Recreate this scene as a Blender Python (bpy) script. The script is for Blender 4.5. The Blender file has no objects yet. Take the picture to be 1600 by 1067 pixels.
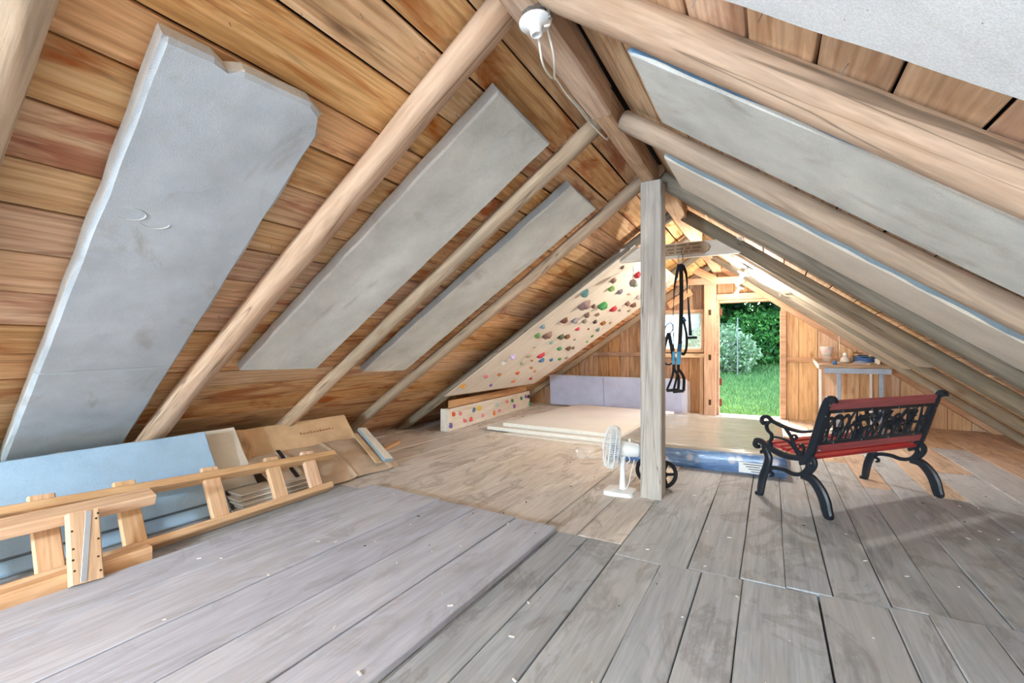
import bpy, math, random
import numpy as np
from mathutils import Vector, Matrix, noise
random.seed(7)
V = Vector
scn = bpy.context.scene
col = scn.collection

# ---------------------------------------------------------------- camera, world, sun, exposure
PSI = math.radians(29.5)
cd = bpy.data.cameras.new('camera')
cd.sensor_width = 36.0
cd.lens = 715.0 / 1600.0 * 36.0
cd.shift_y = 11.5 / 1600.0
cd.clip_start = 0.02
cam = bpy.data.objects.new('camera', cd)
col.objects.link(cam)
cam.location = (0, 0, 1.1)
cam.rotation_euler = (math.pi / 2, 0, PSI)
scn.camera = cam

SUN_DIR = V((0.36, -1.0, -1.03)).normalized()
w = bpy.data.worlds.new('World')
scn.world = w
w.use_nodes = True
nt = w.node_tree
nt.nodes.clear()
sky = nt.nodes.new('ShaderNodeTexSky')
sky.sky_type = 'NISHITA'
sky.sun_disc = False
sky.sun_elevation = math.asin(-SUN_DIR.z)
sky.sun_rotation = math.atan2(-SUN_DIR.x, -SUN_DIR.y)
sky.air_density = 1.0
sky.dust_density = 2.0
bg = nt.nodes.new('ShaderNodeBackground')
bg.inputs['Strength'].default_value = 1.9
out = nt.nodes.new('ShaderNodeOutputWorld')
nt.links.new(sky.outputs[0], bg.inputs[0])
nt.links.new(bg.outputs[0], out.inputs[0])
sd = bpy.data.lights.new('sun', 'SUN')
sd.energy = 7.0
sd.angle = math.radians(0.6)
sd.color = (1.0, 0.94, 0.84)
sun = bpy.data.objects.new('sun', sd)
col.objects.link(sun)
sun.rotation_euler = SUN_DIR.to_track_quat('-Z', 'Y').to_euler()
BULB_W = 52.0
FILL_BULB_W = 30.0
FILL_LAMP_W = 440.0
scn.view_settings.view_transform = 'Standard'
scn.view_settings.look = 'None'
scn.view_settings.gamma = 1.0
scn.view_settings.use_curve_mapping = False
scn.view_settings.exposure = 0.76
scn.cycles.diffuse_bounces = 8
scn.cycles.max_bounces = 14

# ---------------------------------------------------------------- helpers
MW = {}

def put(o, parent=None, mw=None):
    col.objects.link(o)
    mw = mw if mw is not None else Matrix.Identity(4)
    MW[o.name] = mw
    if parent is not None:
        o.parent = parent
        o.matrix_basis = MW[parent.name].inverted() @ mw
    else:
        o.matrix_basis = mw
    return o

def mesh_of(name, verts, faces, mats, fm=None, smooth=False):
    me = bpy.data.meshes.new(name)
    me.from_pydata([tuple(v) for v in verts], [], faces)
    for m in (mats if isinstance(mats, (list, tuple)) else [mats]):
        me.materials.append(m)
    if fm is not None:
        me.polygons.foreach_set('material_index', fm)
    if smooth:
        me.polygons.foreach_set('use_smooth', [True] * len(me.polygons))
    me.update()
    return me

def tag(o, label=None, cat=None, group=None, kind=None):
    if label: o['label'] = label
    if cat: o['category'] = cat
    if group: o['group'] = group
    if kind: o['kind'] = kind
    return o

def empty(name, mw, label, cat, group=None):
    o = bpy.data.objects.new(name, None)
    o.empty_display_size = 0.1
    put(o, None, mw)
    return tag(o, label, cat, group)

def T(x, y, z): return Matrix.Translation((x, y, z))
def RZ(a): return Matrix.Rotation(a, 4, 'Z')
def RX(a): return Matrix.Rotation(a, 4, 'X')
def RY(a): return Matrix.Rotation(a, 4, 'Y')

def frame(org, xd, zd):
    x = V(xd).normalized()
    z = V(zd)
    z = (z - x * z.dot(x)).normalized()
    y = z.cross(x)
    m = Matrix.Identity(4)
    for i in range(3):
        m[i][0], m[i][1], m[i][2], m[i][3] = x[i], y[i], z[i], org[i]
    return m

class MB:
    def __init__(s): s.v = []; s.f = []; s.m = []
    def add(s, vs, fs, mi=0, M=None):
        b = len(s.v)
        s.v += [(M @ V(p)) if M is not None else V(p) for p in vs]
        s.f += [tuple(b + i for i in f) for f in fs]
        s.m += [mi] * len(fs)
        return s
    def board(s, L, W, D, M=None, ch=0.004, seg=1, wob=0.0, mi=0, seed=0.0):
        vs, fs = [], []
        for i in range(seg + 1):
            x = -L / 2 + L * i / seg
            a = wob * noise.noise((x * 1.7 + seed, seed * 3.1, 0.3))
            b = wob * noise.noise((x * 1.7 + seed, seed * 3.1, 9.3))
            y0, y1 = -W / 2 + a, W / 2 + b
            z0, z1 = -D / 2, D / 2
            e = 0.6 if i in (0, seg) else 0.0
            xx = x + (ch * 0.0)
            vs += [(xx, y0 + ch, z0), (xx, y1 - ch, z0), (xx, y1, z0 + ch), (xx, y1, z1 - ch),
                   (xx, y1 - ch, z1), (xx, y0 + ch, z1), (xx, y0, z1 - ch), (xx, y0, z0 + ch)]
        for i in range(seg):
            o = i * 8
            for k in range(8):
                k2 = (k + 1) % 8
                fs.append((o + k, o + k2, o + 8 + k2, o + 8 + k)[::-1])
        fs.append(tuple(range(8)))
        fs.append(tuple(seg * 8 + k for k in range(8))[::-1])
        return s.add(vs, [f[::-1] for f in fs], mi, M)
    def box(s, x0, x1, y0, y1, z0, z1, M=None, mi=0, ch=0.003):
        L, W, D = x1 - x0, y1 - y0, z1 - z0
        C = T((x0 + x1) / 2, (y0 + y1) / 2, (z0 + z1) / 2)
        ch = min(ch, W * 0.3, D * 0.3)
        return s.board(L, W, D, (M @ C) if M is not None else C, ch, 1, 0, mi)
    def tube(s, pts, r, n=8, mi=0, M=None, closed=False, flat=1.0):
        pts = [V(p) for p in pts]
        N = len(pts)
        vs, fs = [], []
        up = V((0, 0, 1))
        prev = None
        for i, p in enumerate(pts):
            a = pts[(i - 1) % N] if (closed or i > 0) else p
            b = pts[(i + 1) % N] if (closed or i < N - 1) else p
            t = (b - a)
            t = t.normalized() if t.length > 1e-9 else V((0, 0, 1))
            if prev is None:
                q = up if abs(t.z) < 0.9 else V((1, 0, 0))
                nrm = (q - t * q.dot(t)).normalized()
            else:
                nrm = (prev - t * prev.dot(t))
                nrm = nrm.normalized() if nrm.length > 1e-6 else prev
            prev = nrm
            bn = t.cross(nrm)
            rr = r[i] if isinstance(r, (list, tuple)) else r
            for k in range(n):
                an = 2 * math.pi * k / n
                vs.append(p + nrm * math.cos(an) * rr + bn * math.sin(an) * rr * flat)
        for i in range(N if closed else N - 1):
            o, o2 = i * n, ((i + 1) % N) * n
            for k in range(n):
                k2 = (k + 1) % n
                fs.append((o + k, o + k2, o2 + k2, o2 + k))
        if not closed:
            fs.append(tuple(range(n))[::-1])
            fs.append(tuple((N - 1) * n + k for k in range(n)))
        return s.add(vs, fs, mi, M)
    def lathe(s, prof, n=20, M=None, mi=0):
        vs, fs = [], []
        for r, z in prof:
            for k in range(n):
                a = 2 * math.pi * k / n
                vs.append((r * math.cos(a), r * math.sin(a), z))
        for i in range(len(prof) - 1):
            for k in range(n):
                k2 = (k + 1) % n
                fs.append((i * n + k, i * n + k2, (i + 1) * n + k2, (i + 1) * n + k))
        fs.append(tuple(range(n))[::-1])
        fs.append(tuple((len(prof) - 1) * n + k for k in range(n)))
        return s.add(vs, fs, mi, M)
    def ribbon(s, pts, wid, dep, M=None, mi=0):
        # swept strip in the local YZ plane; depth along local x
        P = [V((0, p[0], p[1])) for p in pts]
        N = len(P)
        vs, fs = [], []
        for i, p in enumerate(P):
            t = (P[min(i + 1, N - 1)] - P[max(i - 1, 0)])
            t = t.normalized() if t.length > 1e-9 else V((0, 0, 1))
            nr = V((0, -t.z, t.y))
            wd = wid(i / (N - 1)) if callable(wid) else wid
            d = dep / 2
            x = V((d, 0, 0)); x2 = V((d * 0.55, 0, 0))
            h = nr * wd / 2; h2 = nr * wd * 0.3
            vs += [p - h - x2, p - h + x2, p - h2 + x, p + h2 + x, p + h + x2, p + h - x2, p + h2 - x, p - h2 - x]
        for i in range(N - 1):
            o = i * 8
            for k in range(8):
                k2 = (k + 1) % 8
                fs.append((o + k, o + 8 + k, o + 8 + k2, o + k2))
        fs.append(tuple(range(8)))
        fs.append(tuple((N - 1) * 8 + k for k in range(8))[::-1])
        return s.add(vs, fs, mi, M)
    def build(s, name, mats, parent=None, mw=None, smooth=False):
        return put(bpy.data.objects.new(name, mesh_of(name, s.v, s.f, mats, s.m, smooth)), parent, mw)

def smooth_line(pts, n=6):
    out_ = []
    P = [V(p) if len(p) == 3 else V((p[0], p[1], 0)) for p in pts]
    P = [P[0] * 2 - P[1]] + P + [P[-1] * 2 - P[-2]]
    for i in range(1, len(P) - 2):
        for k in range(n):
            t = k / n
            a, b, c, d = P[i - 1], P[i], P[i + 1], P[i + 2]
            out_.append(0.5 * ((2 * b) + (c - a) * t + (2 * a - 5 * b + 4 * c - d) * t * t + (3 * b - a - 3 * c + d) * t ** 3))
    out_.append(P[-2])
    return out_

def sm2(pts, n=6): return [(p.x, p.y) for p in smooth_line(pts, n)]

def pole(name, p0, p1, r0, r1, mat, seed, parent=None, flat=0.0, n=14, rings=22, bump=0.09, bow=0.015):
    p0, p1 = V(p0), V(p1)
    L = (p1 - p0).length
    vs, fs = [], []
    for i in range(rings + 1):
        t = i / rings
        x = -L / 2 + L * t
        r = r0 + (r1 - r0) * t
        oy = bow * noise.noise((t * 2.0, seed, 1.0)); oz = bow * noise.noise((t * 2.0, seed, 5.0))
        for k in range(n):
            a = 2 * math.pi * k / n
            rr = r * (1 + bump * noise.noise((x * 2.2, math.cos(a) * 1.2 + seed, math.sin(a) * 1.2)) * 1.6)
            y, z = math.cos(a) * rr, math.sin(a) * rr
            if flat: z = max(-r * (1 - flat), min(r * (1 - flat), z))
            vs.append((x, y + oy, z + oz))
    for i in range(rings):
        for k in range(n):
            k2 = (k + 1) % n
            fs.append((i * n + k, i * n + k2, (i + 1) * n + k2, (i + 1) * n + k)[::-1])
    fs.append(tuple(range(n))); fs.append(tuple(rings * n + k for k in range(n))[::-1])
    me = mesh_of(name, vs, [f[::-1] for f in fs], mat, None, True)
    return put(bpy.data.objects.new(name, me), parent, frame((p0 + p1) / 2, p1 - p0, (0, 0, 1) if abs((p1 - p0).normalized().z) < 0.95 else (0, 1, 0)))

def slab(name, L, W, D, mats, mw, parent=None, nx=44, ny=12, chip=0.012, rnd=0.012, seed=0.0, crease=None, warp=0.0, side_mi=1, bites=()):
    # rigid board: local x length, y width; visible face is -z; ragged and rounded rim
    xs = [-L / 2 + L * i / nx for i in range(nx + 1)]
    xs[1] = xs[0] + rnd; xs[-2] = xs[-1] - rnd
    if crease is not None:
        j = min(range(3, nx - 2), key=lambda i: abs(xs[i] - crease))
        xs[j - 1], xs[j], xs[j + 1] = crease - 0.006, crease, crease + 0.006
    ys = [-W / 2 + W * i / ny for i in range(ny + 1)]
    ys[1] = ys[0] + rnd; ys[-2] = ys[-1] - rnd
    def pt(i, j, top):
        x, y = xs[i], ys[j]
        ed = (i in (0, nx)) or (j in (0, ny))
        d1 = chip * (0.5 + 0.5 * noise.noise((x * 9 + seed, y * 9, 2.0))) + chip * 1.5 * max(0.0, noise.noise((x * 3.3 + seed, y * 3.3, 7.0)) - 0.2)
        for (bx, by, br) in bites:
            q = math.hypot(x - bx, y - by)
            if q < br: d1 += (br - q) * 0.8
        sx = min(1.0, (L / 2 - abs(x)) / 0.05); sy = min(1.0, (W / 2 - abs(y)) / 0.05)
        px_ = x - math.copysign(d1 * (1 - sx), x); py_ = y - math.copysign(d1 * (1 - sy), y)
        z = (D / 2 if top else -D / 2)
        if not top:
            if ed: z += rnd * (0.7 + 0.8 * noise.noise((x * 6 + seed, y * 6, 4.0)))
            z += 0.002 * noise.noise((x * 5 + seed, y * 5, 1.0))
            if crease is not None and abs(x - crease) < 0.002: z += 0.020
        z += warp * (noise.noise((x * 0.8 + seed, y * 0.8, 3.0)))
        return (px_, py_, z)
    vs, fs, fm = [], [], []
    for top in (False, True):
        for i in range(nx + 1):
            for j in range(ny + 1):
                vs.append(pt(i, j, top))
    o = (nx + 1) * (ny + 1)
    I = lambda i, j: i * (ny + 1) + j
    for i in range(nx):
        for j in range(ny):
            fs.append((I(i, j), I(i, j + 1), I(i + 1, j + 1), I(i + 1, j))); fm.append(0)
            fs.append((o + I(i, j), o + I(i + 1, j), o + I(i + 1, j + 1), o + I(i, j + 1))); fm.append(0)
    for i in range(nx):
        fs.append((I(i, 0), I(i + 1, 0), o + I(i + 1, 0), o + I(i, 0))); fm.append(side_mi)
        fs.append((I(i, ny), o + I(i, ny), o + I(i + 1, ny), I(i + 1, ny))); fm.append(side_mi)
    for j in range(ny):
        fs.append((I(0, j), o + I(0, j), o + I(0, j + 1), I(0, j + 1))); fm.append(side_mi)
        fs.append((I(nx, j), I(nx, j + 1), o + I(nx, j + 1), o + I(nx, j))); fm.append(side_mi)
    me = mesh_of(name, vs, fs, mats, fm, False)
    return put(bpy.data.objects.new(name, me), parent, mw)

def sheet(name, L, W, mats, mw, fn, parent=None, nx=24, ny=10, th=0.004, smooth=True):
    # thin sheet with real thickness; fn(x, y) -> z
    vs, fs = [], []
    for s_ in (0, 1):
        for i in range(nx + 1):
            for j in range(ny + 1):
                x, y = -L / 2 + L * i / nx, -W / 2 + W * j / ny
                p = fn(x, y)
                if not isinstance(p, tuple): p = (x, y, p)
                vs.append((p[0], p[1], p[2] + th * s_))
    o = (nx + 1) * (ny + 1)
    I = lambda i, j: i * (ny + 1) + j
    for i in range(nx):
        for j in range(ny):
            fs.append((I(i, j), I(i, j + 1), I(i + 1, j + 1), I(i + 1, j)))
            fs.append((o + I(i, j), o + I(i + 1, j), o + I(i + 1, j + 1), o + I(i, j + 1)))
    for i in range(nx):
        fs.append((I(i, 0), I(i + 1, 0), o + I(i + 1, 0), o + I(i, 0)))
        fs.append((I(i, ny), o + I(i, ny), o + I(i + 1, ny), I(i + 1, ny)))
    for j in range(ny):
        fs.append((I(0, j), o + I(0, j), o + I(0, j + 1), I(0, j + 1)))
        fs.append((I(nx, j), I(nx, j + 1), o + I(nx, j + 1), o + I(nx, j)))
    return put(bpy.data.objects.new(name, mesh_of(name, vs, fs, mats, None, smooth)), parent, mw)

# ---------------------------------------------------------------- materials
def C(h):
    h = h.lstrip('#')
    c = [int(h[i:i + 2], 16) / 255 for i in (0, 2, 4)]
    return tuple((x / 12.92 if x <= 0.04045 else ((x + 0.055) / 1.055) ** 2.4) for x in c) + (1.0,)

class G:
    def __init__(s, name, rough=0.7, spec=0.3):
        s.m = bpy.data.materials.new(name); s.m.use_nodes = True
        s.t = s.m.node_tree; s.n = s.t.nodes; s.l = s.t.links
        s.b = s.n['Principled BSDF']
        s.b.inputs['Roughness'].default_value = rough
        s.b.inputs['Specular IOR Level'].default_value = spec
    def node(s, typ, **kw):
        n = s.n.new(typ)
        for k, v in kw.items(): setattr(n, k, v)
        return n
    def link(s, a, b): s.l.new(a, b)
    def coords(s, scale, rand=True):
        tc = s.node('ShaderNodeTexCoord')
        o = tc.outputs['Object']
        if rand:
            oi = s.node('ShaderNodeObjectInfo')
            mu = s.node('ShaderNodeVectorMath', operation='SCALE')
            mu.inputs[0].default_value = (37.0, 23.0, 51.0)
            s.link(oi.outputs['Random'], mu.inputs['Scale'])
            ad = s.node('ShaderNodeVectorMath', operation='ADD')
            s.link(o, ad.inputs[0]); s.link(mu.outputs[0], ad.inputs[1])
            o = ad.outputs[0]
        mp = s.node('ShaderNodeMapping')
        mp.inputs['Scale'].default_value = scale
        s.link(o, mp.inputs['Vector'])
        return mp.outputs[0]
    def noise(s, vec, scale=1.0, detail=4, rough=0.6, dist=0.0):
        n = s.node('ShaderNodeTexNoise')
        n.inputs['Scale'].default_value = scale; n.inputs['Detail'].default_value = detail
        n.inputs['Roughness'].default_value = rough; n.inputs['Distortion'].default_value = dist
        s.link(vec, n.inputs['Vector'])
        return n.outputs['Fac']
    def ramp(s, fac, stops):
        r = s.node('ShaderNodeValToRGB')
        e = r.color_ramp.elements
        while len(e) < len(stops): e.new(0.5)
        for k, (p, c) in enumerate(stops):
            e[k].position = p; e[k].color = c if len(c) == 4 else (*c, 1)
        s.link(fac, r.inputs[0])
        return r.outputs['Color']
    def mix(s, a, b, fac, mode='MIX'):
        m = s.node('ShaderNodeMix', data_type='RGBA', blend_type=mode)
        for sock, v in ((m.inputs[6], a), (m.inputs[7], b), (m.inputs[0], fac)):
            if isinstance(v, (int, float, tuple)): sock.default_value = v
            else: s.link(v, sock)
        return m.outputs[2]
    def math(s, op, a, b=None):
        m = s.node('ShaderNodeMath', operation=op)
        for i, v in enumerate((a, b)):
            if v is None: continue
            if isinstance(v, (int, float)): m.inputs[i].default_value = v
            else: s.link(v, m.inputs[i])
        return m.outputs[0]
    def rnd(s): return s.node('ShaderNodeObjectInfo').outputs['Random']
    def bump(s, h, strength=0.3, dist=0.01):
        b = s.node('ShaderNodeBump')
        b.inputs['Strength'].default_value = strength; b.inputs['Distance'].default_value = dist
        s.link(h, b.inputs['Height']); s.link(b.outputs[0], s.b.inputs['Normal'])
    def color(s, c):
        if isinstance(c, tuple): s.b.inputs['Base Color'].default_value = c
        else: s.link(c, s.b.inputs['Base Color'])
        return s.m

GW = (0, 0, 0, 1); WH = (1, 1, 1, 1)
def wood(name, dark, mid, light, stain=None, stain_amt=0.0, knots=0.5, var=0.18, rough=0.75, rings=0.5, crack=0.0, grey=None, grey_amt=0.0, dirt=0.0, spec=0.25, green=0.0):
    g = G(name, rough, spec)
    c1 = g.coords((0.9, 9.0, 9.0))
    n1 = g.noise(c1, 2.0, 4, 0.55, 1.2)
    base = g.ramp(n1, [(0.22, C(dark)), (0.5, C(mid)), (0.78, C(light))])
    # cathedral rings
    c2 = g.coords((0.42, 3.6, 3.6))
    wv = g.node('ShaderNodeTexWave', wave_type='BANDS', bands_direction='Y')
    wv.inputs['Scale'].default_value = 1.9; wv.inputs['Distortion'].default_value = 9.0
    wv.inputs['Detail'].default_value = 3.0; wv.inputs['Detail Scale'].default_value = 0.7
    g.link(c2, wv.inputs['Vector'])
    rg = g.ramp(wv.outputs['Fac'], [(0.0, (0.74, 0.62, 0.50)), (0.3, (0.97, 0.94, 0.9)), (0.6, (1.04, 1.04, 1.04)), (1.0, (0.95, 0.92, 0.88))])
    base = g.mix(base, rg, rings, 'MULTIPLY')
    fine = g.noise(g.coords((5.0, 110.0, 110.0)), 1.0, 3, 0.6)
    base = g.mix(base, g.ramp(fine, [(0.3, (0.9, 0.885, 0.87)), (0.7, (1.12, 1.12, 1.12))]), 0.8, 'MULTIPLY')
    if stain:
        sn = g.noise(g.coords((0.75, 3.4, 3.4)), 1.6, 4, 0.6, 1.2)
        sm = g.ramp(sn, [(0.52, GW), (0.66, WH)])
        base = g.mix(base, C(stain), g.math('MULTIPLY', sm, stain_amt))
    if grey:
        gn = g.noise(g.coords((0.5, 2.0, 2.0)), 1.7, 4, 0.6)
        gm = g.ramp(gn, [(0.4, GW), (0.62, WH)])
        base = g.mix(base, C(grey), g.math('MULTIPLY', gm, grey_amt))
    if green:
        en = g.noise(g.coords((0.5, 2.5, 2.5)), 1.1, 3, 0.6, 0.5)
        em = g.ramp(en, [(0.6, GW), (0.72, WH)])
        base = g.mix(base, C('#9c9a52'), g.math('MULTIPLY', em, green))
    if knots:
        vo = g.node('ShaderNodeTexVoronoi', feature='F1')
        vo.inputs['Scale'].default_value = 1.0
        g.link(g.coords((1.5, 4.4, 4.4)), vo.inputs['Vector'])
        km = g.ramp(vo.outputs['Distance'], [(0.03, WH), (0.13, GW)])
        base = g.mix(base, C('#5a3418'), g.math('MULTIPLY', km, knots))
    if dirt:
        dn = g.noise(g.coords((0.8, 1.6, 1.6)), 1.5, 6, 0.65, 2.0)
        dm = g.ramp(dn, [(0.53, GW), (0.6, WH), (0.68, GW)])
        base = g.mix(base, C('#5b4a38'), g.math('MULTIPLY', dm, dirt))
        dl = g.noise(g.coords((14, 14, 14)), 1.0, 3, 0.6)
        base = g.mix(base, C('#d8d0c2'), g.math('MULTIPLY', g.ramp(dl, [(0.68, GW), (0.72, WH)]), dirt * 0.8))
    if crack:
        cn = g.noise(g.coords((0.30, 9.0, 9.0)), 1.3, 2, 0.4, 0.3)
        cm = g.ramp(cn, [(0.488, GW), (0.497, WH), (0.506, GW)])
        base = g.mix(base, C('#3d2a1a'), g.math('MULTIPLY', cm, crack))
    hv = g.node('ShaderNodeHueSaturation')
    r = g.rnd()
    g.link(g.math('ADD', g.math('MULTIPLY', r, 2 * var), 1.0 - var), hv.inputs['Value'])
    r7 = g.math('FRACT', g.math('MULTIPLY', r, 7.31))
    g.link(g.math('ADD', g.math('MULTIPLY', r7, 0.01), 0.495), hv.inputs['Hue'])
    r3 = g.math('FRACT', g.math('MULTIPLY', r, 3.77))
    g.link(g.math('ADD', g.math('MULTIPLY', r3, 0.25), 0.76), hv.inputs['Saturation'])
    g.link(base, hv.inputs['Color'])
    hb = g.mix(n1, fine, 0.45)
    g.bump(hb, 0.35, 0.006)
    return g.color(hv.outputs[0])

def plain(name, c, rough=0.5, spec=0.4, metal=0.0, var=0.06, nscale=14.0, bump=0.0, emit=0.0, trans=0.0, coat=0.0):
    g = G(name, rough, spec)
    n = g.noise(g.coords((nscale,) * 3), 1.0, 4, 0.6)
    a = C(c)
    lo = tuple(x * (1 - var * 2) for x in a[:3]) + (1,); hi = tuple(min(1, x * (1 + var)) for x in a[:3]) + (1,)
    g.color(g.ramp(n, [(0.3, lo), (0.7, hi)]))
    g.b.inputs['Metallic'].default_value = metal
    if trans: g.b.inputs['Transmission Weight'].default_value = trans
    if coat: g.b.inputs['Coat Weight'].default_value = coat
    if bump: g.bump(n, bump, 0.01)
    if emit:
        g.b.inputs['Emission Color'].default_value = a; g.b.inputs['Emission Strength'].default_value = emit
    return g.m

def foam(name, c, dirty='#8d8069', amt=0.5, blotch=0.25):
    g = G(name, 0.85, 0.15)
    a = C(c)
    n = g.noise(g.coords((3.0, 3.0, 3.0)), 1.0, 5, 0.65)
    base = g.ramp(n, [(0.3, tuple(x * (1 - blotch) for x in a[:3])), (0.7, tuple(min(1, x * 1.06) for x in a[:3]))])
    d = g.noise(g.coords((2.2, 3.5, 3.5)), 1.0, 5, 0.6, 1.0)
    base = g.mix(base, C(dirty), g.math('MULTIPLY', g.ramp(d, [(0.58, GW), (0.75, WH)]), amt))
    sp = g.noise(g.coords((260,) * 3), 1.0, 2, 0.5)
    base = g.mix(base, g.ramp(sp, [(0.35, (0.86, 0.86, 0.86)), (0.65, (1.05, 1.05, 1.05))]), 0.8, 'MULTIPLY')
    vo = g.node('ShaderNodeTexVoronoi', feature='F1')
    g.link(g.coords((5, 5, 5)), vo.inputs['Vector'])
    dent = g.ramp(vo.outputs['Distance'], [(0.02, GW), (0.05, WH)])
    base = g.mix(C('#7d766c'), base, dent)
    g.bump(g.mix(sp, dent, 0.6), 0.25, 0.006)
    return g.color(base)

M = {}
M['sheath_l'] = wood('sheathing_tan', '#b0834f', '#d8aa74', '#eccb9a', '#a9591a', 0.95, 0.6, 0.12, crack=0.35, rings=0.6, green=0.25)
M['sheath_r'] = wood('sheathing_brown', '#b8926f', '#dab48c', '#ebcda8', '#aa6c3a', 0.5, 0.4, 0.10, rings=0.6, green=0.2)
M['deck'] = plain('dark_roofing', '#2a211b', 0.95, 0.1)
M['rafter'] = wood('tan_pole', '#9f8268', '#bd9f84', '#cfb499', '#a5774e', 0.35, 0.5, 0.05, crack=0.7, rings=0.25)
M['rafter_g'] = wood('grey_pole', '#94806b', '#b9a083', '#d0b596', '#94734f', 0.3, 0.4, 0.05, crack=0.7, rings=0.25, grey='#8e8674', grey_amt=0.5)
M['rafter_d'] = wood('green_grey_pole', '#6e6353', '#92846f', '#ab9b82', None, 0, 0.3, 0.08, crack=0.7, rings=0.2, grey='#78776b', grey_amt=0.6)
M['beam'] = wood('hewn_beam', '#a08164', '#c7a684', '#dabd9c', '#a0784f', 0.4, 0.4, 0.06, crack=0.7, rings=0.3)
M['post'] = wood('grey_post', '#99938b', '#bbb4aa', '#cdc6bb', '#93867a', 0.3, 0.15, 0.05, crack=0.7, rings=0.35, grey='#a3a19d', grey_amt=0.4)
M['floor'] = wood('grey_floor', '#939da6', '#a9b3bc', '#b9c3cc', '#9b968c', 0.25, 0.1, 0.05, rings=0.2, dirt=0.3, grey='#bdbdbe', grey_amt=0.4)
M['floor_b'] = wood('brown_floor', '#c4beb6', '#dcd7d0', '#e9e5df', '#bcae9c', 0.35, 0.1, 0.05, rings=0.2, dirt=0.35)
M['floor_w'] = wood('tan_floor', '#96795d', '#b2936f', '#c7a985', '#8a6c4d', 0.3, 0.2, 0.08, rings=0.3, dirt=0.4)
M['floor_warmlit'] = wood('warm_lit_floor', '#a58f79', '#c0a78e', '#d1b99f', '#a3876c', 0.3, 0.1, 0.05, rings=0.2, dirt=0.3)  # warm bulb light on the far right floor put into the plank colour
M['lav'] = wood('lavender_floor', '#aab0bf', '#bdc3d2', '#ccd1de', '#a19fa4', 0.35, 0.03, 0.025, rings=0.1, dirt=0.2)
M['sub'] = plain('dark_subfloor', '#5b3f26', 0.95, 0.1)
M['wall_b'] = wood('brown_wall', '#7c573a', '#a87c56', '#c29870', '#6b4a31', 0.5, 0.4, 0.16, rings=0.4)
M['wall_t'] = wood('honey_wall', '#b48e68', '#d2ad84', '#dfc09c', '#ae7f54', 0.4, 0.5, 0.06, rings=0.35)
M['trim'] = wood('honey_trim', '#a67e57', '#bf9770', '#cda986', '#9d734a', 0.3, 0.4, 0.06, rings=0.3)
M['ply'] = wood('pale_plywood', '#d9d0c0', '#e4ddd0', '#eee8dd', '#d2c0a2', 0.35, 0.15, 0.03, rings=0.25)
M['pine'] = wood('yellow_pine', '#b98750', '#d2a063', '#e0b57c', '#c08a4a', 0.3, 0.6, 0.07, rings=0.4)
M['bunk'] = wood('orange_pine', '#c4976a', '#dcb487', '#e8c69e', '#bd8550', 0.3, 0.6, 0.06, rings=0.4)
M['foam'] = foam('grey_foam', '#e2e5e0')
M['foam_l'] = foam('pale_foam', '#b9c1c7', amt=0.6)
M['foam_a'] = foam('white_foam', '#e2e7ea', amt=0.15, blotch=0.1)
M['foam_c'] = foam('cream_foam', '#ece5d8', amt=0.2, blotch=0.12)
M['foam_edge'] = foam('worn_foam_edge', '#d2d6d4', amt=0.5)
M['foam_blue'] = foam('blue_foam', '#a9c8e2', '#7d8a96', 0.2, 0.12)
M['foam_blue_edge'] = foam('blue_foam_edge', '#7ea9cf', '#a9b3b4', 0.6)
M['foam_pale_edge'] = foam('pale_grey_foam_edge', '#bccad2', '#9aa0a0', 0.4)
M['foam_dull_edge'] = foam('dull_blue_foam_edge', '#93a7b2', '#8f9690', 0.4)
M['foam_s'] = foam('tan_grey_foam', '#a89f92', amt=0.2, blotch=0.12)
M['foam_lil'] = foam('lilac_foam', '#b9c0dc', '#8e86a0', 0.35, 0.15)
M['foam_white'] = foam('cream_white_foam', '#e2ddd0', '#a59a84', 0.3, 0.1)
M['card'] = plain('brown_cardboard', '#d6b690', 0.85, 0.15, var=0.09, nscale=6, bump=0.15)
M['card2'] = plain('grey_cardboard', '#c3ae96', 0.85, 0.15, var=0.12, nscale=5, bump=0.2)
M['redprint'] = plain('faded_red_print', '#b98468', 0.9, 0.1)
M['black'] = plain('black_iron', '#1a232e', 0.42, 0.5, var=0.1, nscale=40, bump=0.1)
M['nylon'] = plain('black_webbing', '#1d1e21', 0.7, 0.25, var=0.1, nscale=200)
M['cyan'] = plain('cyan_webbing', '#4fa9d6', 0.6, 0.3)
M['navy'] = plain('teal_webbing', '#1f5878', 0.6, 0.3)
M['red'] = wood('red_lacquer', '#85040f', '#ae0613', '#bc0d18', None, 0, 0.0, 0.04, 0.3, 0.15, spec=0.5)
M['white'] = plain('white_plastic', '#e9ecee', 0.35, 0.5, var=0.02)
M['white_r'] = plain('white_porcelain', '#eef0f1', 0.2, 0.6, var=0.01)
M['steel'] = plain('galvanised_steel', '#a9aeb2', 0.35, 0.5, 1.0, 0.08, 30)
M['bolt'] = plain('bright_bolt', '#d5d8da', 0.25, 0.5, 1.0)
M['cable'] = plain('white_cable', '#dcd6ca', 0.5, 0.4, var=0.03)
M['sheetrock'] = plain('cream_sheet', '#dcdad6', 0.8, 0.2, var=0.03, nscale=2)
M['sheet_edge'] = plain('white_sheet_edge', '#f0eee6', 0.7, 0.2, var=0.03, nscale=20)
M['tape'] = plain('silver_tape', '#c4c9cf', 0.3, 0.6, 0.4, 0.04)
M['bluepaint'] = plain('blue_grey_paint', '#8f9fb5', 0.6, 0.3, var=0.08)
M['rubber'] = plain('black_rubber', '#23252a', 0.6, 0.3)
M['hole'] = plain('dark_mortise', '#4a3826', 0.9, 0.1)
M['rust'] = plain('rusty_iron', '#7a4a34', 0.7, 0.3, 0.4)
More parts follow.
